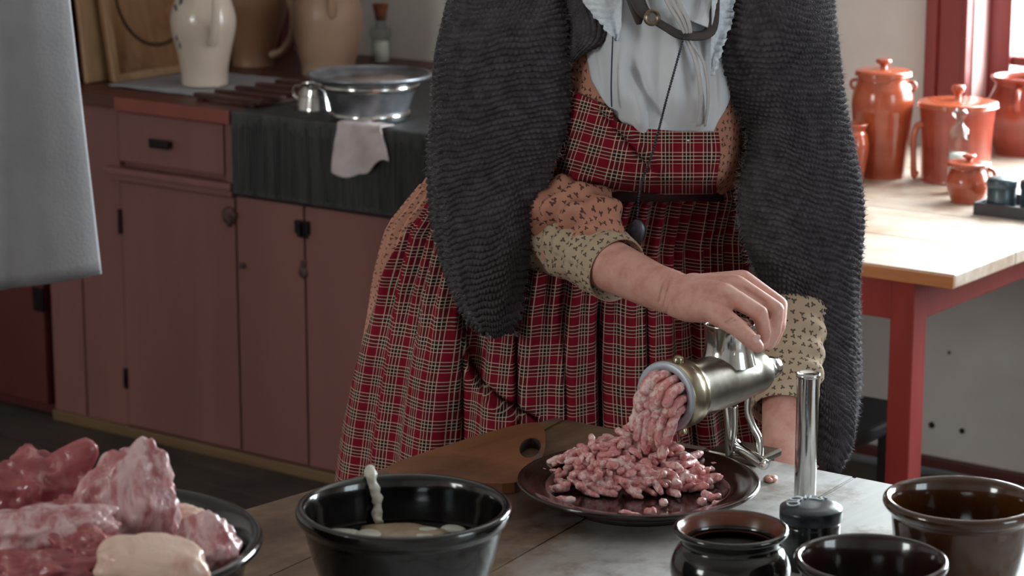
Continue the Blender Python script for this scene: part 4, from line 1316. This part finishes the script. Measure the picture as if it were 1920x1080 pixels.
rows = []
uvs = []
for py in np.linspace(-190, 395, 70):
    cxp, hw, Yc, ry = trow(py); row = []
    for k in range(120):
        a = 2 * math.pi * k / 120
        ca, sa = math.cos(a), math.sin(a)
        ex = 2 / 2.4
        X = cxp + hw * math.copysign(abs(ca) ** ex, ca); Yq = Yc - ry * math.copysign(abs(sa) ** ex, sa)
        row.append(cf(X, py, Yq) + np.array([0, -.003 * math.sin(a * 19 + py * .02) * sstep(250, 340, py), 0]))
        uvs.append((a * .16, -py * .0007))
    rows.append(row)
G = np.array(rows)
obj('bodice', (w(G).reshape(-1, 3), grid_faces(70, 120, True)), PEACH, person, uv=uvs)

# --- plaid bib
xs_ = np.linspace(1046, 1346, 90)
topf = lambda x: np.interp(x, [1046, 1062, 1100, 1147, 1151, 1170, 1195, 1270, 1346], [158, 164, 182, 206, 226, 232, 240, 246, 246])
botf = lambda x: np.interp(x, [1046, 1100, 1150, 1250, 1330, 1346], [335, 345, 352, 364, 362, 360])
n = 64
G = np.zeros((n, 90, 3)); uvs = []
for i in range(n):
    for j, x in enumerate(xs_):
        t = i / (n - 1); y = topf(x) * (1 - t) + botf(x) * t
        # crease running down from the corner of the kerchief
        lx = 1150 + (y - 225) * .85
        d = (x - lx)
        f = -.010 * math.exp(-((d + 6) / 9.) ** 2) + .007 * math.exp(-((d - 10) / 14.) ** 2) if y > 205 else 0
        f *= sstep(345, 290, y) if y > 290 else 1
        xx = x + (3 * math.sin(y * .05) if x > 1330 else 0)
        G[i, j] = cf(xx, y, torsoY(x, y) - .009 - f - .003 * math.sin(x * .045) - .004 * sstep(300, 350, y))
        # cloth threads lean with the curve of the chest
        k = sstep(1260, 1060, x)
        u = (x * 1.0 + k * (y - 200) * .32) * .00068; v = (y - k * (1200 - x) * .18 * -1 * 2.2 * .5) * .00068
        uvs.append((u / .026, v / .026))
uvs = uvs + uvs
obj('apron_bib', thick(w(G), .0015), PLAID, person, uv=uvs)
# pin on the bib
P = cf(1290, 263, torsoY(1290, 263) - .013)
obj('pin', sphere(w(P), .0022, 2), STEEL, person)

# --- skirt and apron
SK = np.array([  # z, xc, rx, Yc, ry
    (1.085, .182, .105, 3.250, .078), (1.072, .175, .125, 3.260, .090), (1.058, .145, .205, 3.32, .150), (1.04, .125, .243, 3.355, .190), (.98, .105, .262, 3.385, .235),
    (.90, .098, .280, 3.395, .262), (.80, .094, .298, 3.40, .285), (.70, .096, .318, 3.41, .305), (.62, .10, .334, 3.415, .315), (.45, .10, .36, 3.42, .335), (.25, .10, .38, 3.42, .35), (.03, .10, .395, 3.42, .36)])
NTH = 520


def fold(a, z):
    k = sstep(1.085, .95, z)
    f = .55 * np.sin(11 * a + .7 + .6 * np.sin(3 * a)) + .35 * np.sin(19 * a + 2.1) + .18 * np.sin(31 * a + .4 + 2 * z)
    f = np.sign(f) * np.abs(f) ** .8
    g = np.sin(70 * a) * (1 - sstep(.98, .80, z))
    return f * (.004 + .016 * k) + g * .0075


def skirt_grid(zs, a0, a1, off=0., tuck=False):
    zs = np.asarray(zs)
    a = np.linspace(0, 1, NTH)
    G = np.zeros((len(zs), NTH, 3)); UV = np.zeros((len(zs), NTH, 2))
    sv = 0.
    prev = None
    for i, z in enumerate(zs):
        xc, rx, Yc, ry = [np.interp(-z, -SK[:, 0], SK[:, q]) for q in range(1, 5)]
        aa = a0(z) + (a1(z) - a0(z)) * a
        f = fold(aa, z) + off
        if tuck: f = f - .030 * sstep(R(8), R(20), aa) * sstep(aL(z) - R(2), aL(z) - R(8), aa)
        x = xc + (rx + f) * np.cos(aa); y = Yc - (ry + f) * np.sin(aa)
        G[i, :, 0], G[i, :, 1], G[i, :, 2] = x, y, z
        if prev is not None: sv += math.hypot(prev[0] - z, prev[1] - (rx - .5 * xc))
        prev = (z, rx - .5 * xc)
        UV[i, :, 0] = aa * .32; UV[i, :, 1] = sv
    return G, UV


def drape(G):
    """lap of the apron caught on the table corner: cloth left of and below the crease stands forward"""
    W = w(G); px, py = proj(W)
    yc = np.interp(px, [820, 868, 878, 905, 940, 1005, 1060], [560, 600, 680, 725, 758, 796, 812])
    lap = sstep(-5, 8, py - yc) * sstep(560, 660, py) * sstep(1010, 960, px)
    gro = np.exp(-((py - yc + 6) / 7.) ** 2) * sstep(600, 680, py) * (px < 1010) * (px > 862)
    G = G.copy()
    G[..., 1] += -.032 * lap + .020 * gro
    for (cx_, w_, dp, y0, y1) in ((1124, 7, .030, 545, 640), (968, 6, .020, 480, 560), (866, 5, .016, 470, 560), (1215, 6, .016, 520, 600), (1060, 6, .012, 520, 620), (1300, 8, .018, 500, 560)):
        G[..., 1] += dp * np.exp(-((px - cx_ - (py - 650) * .015) / w_) ** 2) * sstep(y0, y1, py)
    return G


aL = lambda z: R(np.interp(-z, [-1.05, -.95, -.80, -.64, -.5], [158, 160, 165, 171, 173]))
zs = np.concatenate([np.linspace(1.085, 1.03, 24), np.linspace(1.02, .03, 60)])
G, UV = skirt_grid(zs, lambda z: -math.pi, lambda z: math.pi, 0., True); G = drape(G)
obj('skirt', (w(G).reshape(-1, 3), grid_faces(len(zs), NTH)), PEACHSK, person, uv=UV.reshape(-1, 2))
zs = np.concatenate([np.linspace(1.084, 1.03, 30), np.linspace(1.025, .55, 130), np.linspace(.54, .20, 20)])
aL = lambda z: R(np.interp(-z, [-1.05, -.95, -.80, -.64, -.5], [158, 160, 165, 171, 173]))
G, UV = skirt_grid(zs, lambda z: R(8), aL, .008)
G = drape(G)
uv = UV.reshape(-1, 2) / .027
obj('apron_skirt', thick(w(G[:, ::-1]), .0015), PLAID, person, uv=np.vstack([np.flip(UV, 1).reshape(-1, 2) / .027] * 2))
# waistband
rows = []
for i, (py, o_) in enumerate(((352, .004), (356, .010), (364, .012), (372, .010), (378, .004))):
    cxp, hw, Yc, ry = trow(362); row = []
    for k in range(100):
        a = 2 * math.pi * k / 100
        X = cxp + (hw * .98) * math.cos(a); Yq = Yc - (ry + o_) * math.sin(a)
        row.append(cf(X, py, Yq))
    rows.append(row)
obj('waistband', (w(np.array(rows)).reshape(-1, 3), grid_faces(5, 100, True)), mottled('dark_plaid_band', srgb(66, 20, 28), srgb(40, 26, 28), .9, 60), person)


# --- sleeves
def sleeve(name, path, m, seedv=0., wr=.004, n=90, seg=72, parent=None, uvs=.9):
    P = spline([p[:3] for p in path], 14); rr = spline([[p[3]] for p in path], 14)[:, 0]
    T = np.gradient(P, axis=0); T /= np.linalg.norm(T, axis=1)[:, None]
    Nn = np.cross(T[0], [0, 0, 1.]); Nn /= np.linalg.norm(Nn)
    G = np.zeros((len(P), seg, 3)); uv = []
    s = np.concatenate([[0], np.cumsum(np.linalg.norm(np.diff(P, axis=0), axis=1))])
    for i in range(len(P)):
        Nn = Nn - T[i] * (Nn @ T[i]); Nn /= np.linalg.norm(Nn); Bn = np.cross(T[i], Nn)
        for j in range(seg):
            a = 2 * math.pi * j / seg
            d = Nn * math.cos(a) + Bn * math.sin(a)
            f = wr * (math.sin(s[i] * 210 + 2.2 * math.sin(a + seedv) + seedv) * .6 + 1.6 * nz(d * 1.3 + np.array([s[i] * 14, 0, seedv]), 1.2, seedv))
            f *= min(1, (len(P) - 1 - i) / 26 + .10)
            G[i, j] = P[i] + d * (rr[i] + f); uv.append((a * .045, s[i]))
    # turn the open end inward
    E = G[-1].mean(0)
    inner = [E + (G[-1] - E) * .95 - T[-1] * .001, E + (G[-1] - E) * .90 - T[-1] * .03]
    G = np.concatenate([G, np.array(inner)]); uv += [(2 * math.pi * j / seg * .045, s[-1] + .002 * q) for q in (1, 12) for j in range(seg)]
    return obj(name, (w(G).reshape(-1, 3), grid_faces(len(G), seg, True)), m, parent or person, uv=uv)


sl = sleeve('sleeve', [L(905, 180, 3.25, .060), L(912, 330, 3.235, .060), L(940, 425, 3.205, .058), L(1008, 402, 3.145, .048), L(1058, 392, 3.095, .043), L(1098, 408, 3.058, .040), L(1124, 440, 3.035, .036), L(1136, 470, 3.02, .026)], PEACH, 1.3, .009)
cuff = sleeve('cuff', [L(985, 448, 3.165, .040), L(1045, 450, 3.105, .043), L(1085, 462, 3.065, .046), L(1118, 482, 3.030, .0445), L(1140, 496, 3.005, .0435), L(1157, 507, 2.988, .0430)], BEIGE, 2.2, .0045, parent=sl)
sl2 = sleeve('sleeve', [L(1490, 200, 3.24, .058), L(1500, 400, 3.205, .060), L(1490, 520, 3.14, .058), L(1478, 620, 3.08, .053), L(1474, 690, 3.045, .047), L(1472, 730, 3.022, .044), L(1470, 772, 2.998, .0425)], BEIGE, 4.1, .0035)

# --- kerchief
KL = np.array([(-170, 1165, 1290), (-60, 1120, 1335), (0, 1106, 1350), (90, 1098, 1366), (150, 1110, 1373), (185, 1130, 1368), (207, 1147, 1358), (230, 1168, 1344), (262, 1185, 1330)], float)
n, m = 110, 120
G = np.zeros((n, m, 3))
for i in range(n):
    py = -170 + 432 * i / (n - 1)
    xl, xr = np.interp(py, KL[:, 0], KL[:, 1]), np.interp(py, KL[:, 0], KL[:, 2])
    for j in range(m):
        s = j / (m - 1); px = xl + (xr - xl) * s
        puff = .028 * math.sin(math.pi * s) ** .6 * sstep(258, 175, py) + .004
        q = px + .1 * (py - 120)
        f = .010 * math.exp(-((px - (1196 + (py - 150) * .40)) / 13.) ** 2) * sstep(95, 150, py) * -2.1
        f += .009 * math.sin((px - 1100) * .052 - py * .012) + .004 * math.sin((px - 1100) * .115 + py * .01)
        f += -.012 * math.exp(-((px - (1122 + max(0, py - 90) * .12)) / 8.) ** 2) * sstep(40, 90, py)
        f += -.010 * math.exp(-((px - (1338 + max(0, py - 100) * .05)) / 7.) ** 2) * sstep(60, 120, py)
        f += .008 * math.exp(-((px - (1312 + (py - 120) * .08)) / 9.) ** 2)
        f *= min(1, 6 * s, 6 * (1 - s)) * sstep(262, 225, py)
        G[i, j] = cf(px, py, torsoY(px, py) - max(.0045, puff + f))
obj('kerchief', thick(w(G), .0012), KERCH, person)


# --- lace lappets
def lappet(name, rows_, off, seedv, scal_side):
    R_ = np.array(rows_, float); n, m = 90, 26
    G = np.zeros((n, m, 3))
    for i in range(n):
        py = R_[0, 0] + (R_[-1, 0] - R_[0, 0]) * i / (n - 1)
        xl, xr = np.interp(py, R_[:, 0], R_[:, 1]), np.interp(py, R_[:, 0], R_[:, 2])
        sc = 4.5 * abs(math.sin(py * .13 + seedv)) + 1.5 * math.sin(py * .61)
        if scal_side < 0: xl -= sc
        else: xr += sc
        for j in range(m):
            s = j / (m - 1); px = xl + (xr - xl) * s
            G[i, j] = cf(px, py, torsoY(min(max(px, 1080), 1370), py) - off - .007 - .006 * math.sin(s * 5 + py * .02 + seedv) - (.003 * math.sin(py * .5) * (1 - s if scal_side < 0 else s)))
    return obj(name, thick(w(G), .0015), LACE, person)


lappet('lace_lappet', [(-180, 1150, 1200), (-60, 1098, 1175), (0, 1096, 1168), (25, 1112, 1167), (50, 1134, 1166), (66, 1146, 1162), (77, 1152, 1158)], .034, .4, -1)
lappet('lace_lappet', [(-180, 1270, 1300), (-60, 1318, 1362), (0, 1334, 1374), (40, 1334, 1372), (60, 1332, 1362), (90, 1331, 1352), (120, 1331, 1342), (142, 1332, 1337)], .036, 1.2, 1)
# white bow end beside the lace
n, m = 40, 30
G = np.zeros((n, m, 3))
for i in range(n):
    for j in range(m):
        s, t = j / (m - 1), i / (n - 1)
        px = 1262 + 74 * s + 8 * math.sin(t * 3); py = -40 + (92 - 30 * abs(s - .85)) * t
        G[i, j] = cf(px, py, torsoY(px, py) - .036 - .010 * math.sin(s * 8 + t * 2) - .004 * math.sin(t * 7))
obj('bow_end', thick(w(G), .0012), KERCH, person)


def on_chest(px, py, off): return w(cf(px, py, torsoY(px, py) - off - .013 * float(sstep(255, 190, py))))


obj('neck_ribbon', tube([on_chest(*p) for p in ((1168, -60, .034), (1190, -10, .036), (1206, 22, .036), (1222, 34, .036), (1250, 52, .036), (1280, 66, .038), (1330, 60, .034), (1338, 0, .03))], [.012, .014, .012, .008, .008, .009, .008, .008], 12, 6, .35), RIBBON, person)
obj('ribbon_fold', tube([on_chest(*p) for p in ((1178, -70, .036), (1188, -20, .038), (1196, 20, .038), (1198, 46, .034))], [.012, .014, .010, .003], 12, 6, .35), RIBBON, person)
br = on_chest(1222, 33, .046)
bo = obj('brooch', along(lathe([(.0058, .0008), (.0095, 0), (.0108, .0015), (.0098, .0038), (.0085, .0042), (.006, .003)], seg=40, sm=3), br, br + w(np.array([0., -1., .1]))), GOLD, person)
obj('brooch_stone', along(lathe([(.0065, .0008), (.006, .0026), (.003, .0036), (0, .0038)], seg=32, sm=3), br, br + w(np.array([0., -1., .1]))), mottled('grey_stone', srgb(90, 84, 80), srgb(120, 112, 104), .2, 60), bo)
for k, dx in enumerate((0, 11, 22)):
    obj('tie', tube([on_chest(1232 + dx, -45, .046), on_chest(1252 + dx, 5, .048), on_chest(1272 + dx * .8, 38, .048), on_chest(1284 + dx * .5, 62, .044)], [.0032, .0035, .0035, .003], 10, 6, .6), TIE, person)
for k, dx in enumerate((0, 14)):
    obj('tie', tube([on_chest(1288 + dx * .4, 76, .040), on_chest(1306 + dx, 120, .042), on_chest(1314 + dx, 180, .038), on_chest(1308 + dx, 236, .026)], [.003, .0042, .0042, .003], 10, 6, .5), TIE, person)


def beads(name, pts, r, step, m):
    P = spline(pts, 30); s = np.concatenate([[0], np.cumsum(np.linalg.norm(np.diff(P, axis=0), axis=1))])
    k = int(s[-1] / step); sp0 = sphere((0, 0, 0), r, 1); out = []
    for i in range(k):
        q = [np.interp(i * step, s, P[:, d]) for d in range(3)]
        out.append((sp0[0] * np.array([1, 1, 1.25]) + q, sp0[1]))
    return obj(name, cat(*out), m, person)


beads('chain', [on_chest(1281, 72, .044), on_chest(1268, 120, .046), on_chest(1250, 185, .044), on_chest(1236, 240, .030), on_chest(1222, 290, .022), on_chest(1206, 335, .022), w(cf(1199, 362, 3.05)), w(cf(1195, 395, 3.05)), w(cf(1194, 418, 3.05))], .0019, .0036, CHAINM)
beads('cord', [on_chest(1149, 70, .036), on_chest(1147, 120, .034), on_chest(1146, 165, .030), on_chest(1147, 203, .018)], .0012, .0016, mottled('navy_cord', srgb(44, 44, 66), srgb(60, 60, 84), .6, 40))
V, Fs = sphere((0, 0, 0), .0135, 3, (.9, .4, 1.25))
obj('pendant', (w(V + cf(1194, 434, 3.045)), Fs), CHAINM, person)
obj('hook', tube([w(cf(*p)) for p in ((1393, 405, 3.085), (1391, 425, 3.08), (1397, 440, 3.078), (1404, 432, 3.08), (1400, 424, 3.082))], .0016, 8, 6), STEEL, person)

# --- head things above the picture: cap and eyes
obj('bonnet', (lambda VF: (w(VF[0]), VF[1]))(cat(sphere((.20, 3.222, 1.575), .098, 4, (1, 1, 1.02)))), KERCH, person)
for s in (-1, 1):
    obj('eye', sphere(w(np.array([.20 + s * .03, 3.121, 1.545])), .010, 2), mottled('eye_white', srgb(226, 222, 216), srgb(232, 228, 222), .2, 20), person)
obj('mouth', (w(sphere((.20, 3.112, 1.488), .010, 2, (2, .5, .35))[0]), sphere((0, 0, 0), 1, 2)[1]), mottled('lips', srgb(170, 96, 92), srgb(180, 106, 100), .4, 20), person)


# --- knitted shawl
def shawl_piece(rows_, sgn, Yc, ry, nv, nu, ph0=48, ph1=255, P=.0084, amp=.0062, seedv=0.):
    """rows_: (inner x, inner y, outer x, outer y [, Yc, ry]); knitted ridges follow the rows"""
    Rr = np.array([list(r[:4]) + [r[4] if len(r) > 4 else Yc, r[5] if len(r) > 5 else ry] for r in rows_], float)
    D = spline(Rr, 24)
    ph = np.radians(np.linspace(ph0, ph1, nu))
    def base(row):
        xi, yi, xo, yo, yc, rr = row
        rx = (xo - xi) / (1 + math.cos(math.radians(ph0))); xc = xo - rx
        x = xc - rx * np.cos(ph)
        t = (x - xi) / (xo - xi)
        y = yi + (yo - yi) * t
        Yq = yc - rr * np.sin(ph)
        return np.array([cf(a, b, c_) for a, b, c_ in zip(x, y, Yq)])
    B = np.array([base(r) for r in D])
    mid = B[:, nu // 2]
    s = np.concatenate([[0], np.cumsum(np.linalg.norm(np.diff(mid, axis=0), axis=1))])
    ss = np.linspace(0, s[-1], nv)
    G = np.zeros((nv, nu, 3))
    for d in range(3):
        for j in range(nu): G[:, j, d] = np.interp(ss, s, B[:, j, d])
    # broad folds
    Nn = normals(G)
    if Nn[nv // 2, nu // 3, 1] > 0: Nn = -Nn
    uu = np.cumsum(np.concatenate([[0], np.linalg.norm(np.diff(G[nv // 3], axis=0), axis=1)]))
    U, Vv = np.meshgrid(uu, ss)
    wav = .006 * np.sin(Vv * 23 + U * 9 + seedv) + .0045 * np.sin(U * 40 + Vv * 6 + seedv * 2)
    jit = .0013 * np.sin(U * 70 + Vv * 9) + .0011 * np.sin(U * 33 - Vv * 31) + .0005 * np.sin(U * 310 + Vv * 170) + .0035 * np.sin(U * 15 + Vv * 7 + seedv) + .0012 * np.sin(U * 120 - Vv * 60)
    rowp = (Vv + jit) / P
    k = np.floor(rowp)
    rid = np.abs(np.sin(math.pi * rowp)) ** .65
    stp = .0066
    st = .5 + .5 * np.cos(2 * math.pi * (U / stp + .5 * (k % 2)))
    disp = wav + amp * (rid * (.5 + .5 * st))
    G = G + Nn * disp[..., None]
    return G, Nn


SL = [(1092, -190, 965, -205, 3.25, .07), (1066, -70, 858, -60, 3.22, .11), (1060, 40, 832, 62), (1058, 150, 812, 184), (1053, 245, 797, 292), (1035, 325, 814, 392), (1012, 405, 838, 470), (990, 478, 858, 540, 3.155, .095), (975, 540, 875, 588, 3.15, .085), (968, 592, 894, 616, 3.15, .075), (957, 622, 920, 630, 3.15, .065)]
SR = [(1330, -190, 1435, -205, 3.25, .07), (1366, -70, 1526, -60, 3.22, .11), (1371, 25, 1552, 44), (1349, 120, 1578, 146), (1374, 195, 1591, 236), (1400, 258, 1600, 322), (1394, 340, 1610, 420), (1402, 428, 1617, 512), (1428, 512, 1616, 592), (1462, 588, 1605, 672, 3.15, .10), (1496, 650, 1598, 742, 3.13, .09), (1530, 712, 1592, 802, 3.10, .08), (1547, 782, 1588, 842, 3.08, .07), (1546, 850, 1574, 872, 3.06, .06), (1550, 884, 1562, 892, 3.05, .05)]
shawl = None
fz = []
for q, (rows_, sg) in enumerate(((SL, 1), (SR, -1))):
    G, Nn = shawl_piece(rows_, sg, 3.17, .12, 620 if q == 0 else 820, 300, seedv=q * 2.)
    VF = thick(w(G), .004) if False else (w(G).reshape(-1, 3), grid_faces(*G.shape[:2]))
    if shawl is None:
        shawl = obj('shawl', VF, WOOL, person); tag(shawl, 'chunky charcoal knitted shawl')
        piece = shawl
    else:
        piece = obj('shawl_side', VF, WOOL, shawl)
    # loose wool fibres standing off the knit
    nv, nu = G.shape[:2]
    W_, Nw = w(G), w(Nn)
    cnt = 12000 if q else 3500
    ii = np.random.randint(0, nv, cnt); jj = np.random.randint(int(nu * .44), int(nu * .86), cnt)
    edge = np.random.random(cnt) < .12; jj[edge] = np.random.randint(0, 3, edge.sum()); low = np.random.random(cnt) < .06; ii[low] = nv - 1 - np.random.randint(0, 4, low.sum())
    V, Fs = [], []
    for a, b in zip(ii, jj):
        p = W_[a, b]; d = Nw[a, b] + np.random.normal(0, .55, 3); d /= np.linalg.norm(d)
        L_ = random.uniform(.003, .008) * (1.5 if b in (0, 1, 2) else 1)
        sd = np.cross(d, np.random.normal(0, 1, 3)); sd /= np.linalg.norm(sd); sd *= .00026
        m_ = p + d * L_ * .5 + sd * 6 * random.uniform(-1, 1); k = len(V)
        V += [p - sd, p + sd, m_ - sd * .8, m_ + sd * .8, p + d * L_ + np.random.normal(0, .0008, 3)]
        Fs += [(k, k + 1, k + 3, k + 2), (k + 2, k + 3, k + 4)]
    obj('wool_fuzz', (np.array(V), Fs), FUZZ, piece, kind='stuff')
# flap over the chest beside the lace
FLP = [(1040, -190, 1100, -195, 3.20, .06), (1046, -90, 1122, -85, 3.15, .06), (1046, 0, 1132, -5, 3.125, .055), (1050, 45, 1150, 40, 3.115, .055), (1052, 80, 1142, 72, 3.11, .05), (1055, 108, 1100, 96, 3.11, .045), (1060, 118, 1080, 108, 3.11, .04)]
Rr = np.array(FLP, float); D = spline(Rr, 30); nu = 120
B = []
for xi, yi, xo, yo, yc, rr in D:
    t = np.linspace(0, 1, nu); B.append([cf(xi + (xo - xi) * a, yi + (yo - yi) * a, min(yc, torsoY(xi + (xo - xi) * a, yi) - .012) - rr * .5 * math.sin(math.pi * a) ** .7) for a in t])
G = np.array(B); Nn = normals(G)
if Nn[50, 50, 1] > 0: Nn = -Nn
s = np.concatenate([[0], np.cumsum(np.linalg.norm(np.diff(G[:, nu // 2], axis=0), axis=1))]); U = np.cumsum(np.concatenate([[0], np.linalg.norm(np.diff(G[90], axis=0), axis=1)]))
Um, Vm = np.meshgrid(U, s); rp = Um / .0072; kk = np.floor(rp)
G = G + Nn * (.003 * np.abs(np.sin(math.pi * rp)) ** .8 * (.6 + .4 * (.5 + .5 * np.cos(2 * math.pi * (Vm / .0056 + .5 * (kk % 2))))))[..., None]
obj('shawl_flap', (w(G).reshape(-1, 3), grid_faces(*G.shape[:2])), WOOL, shawl)
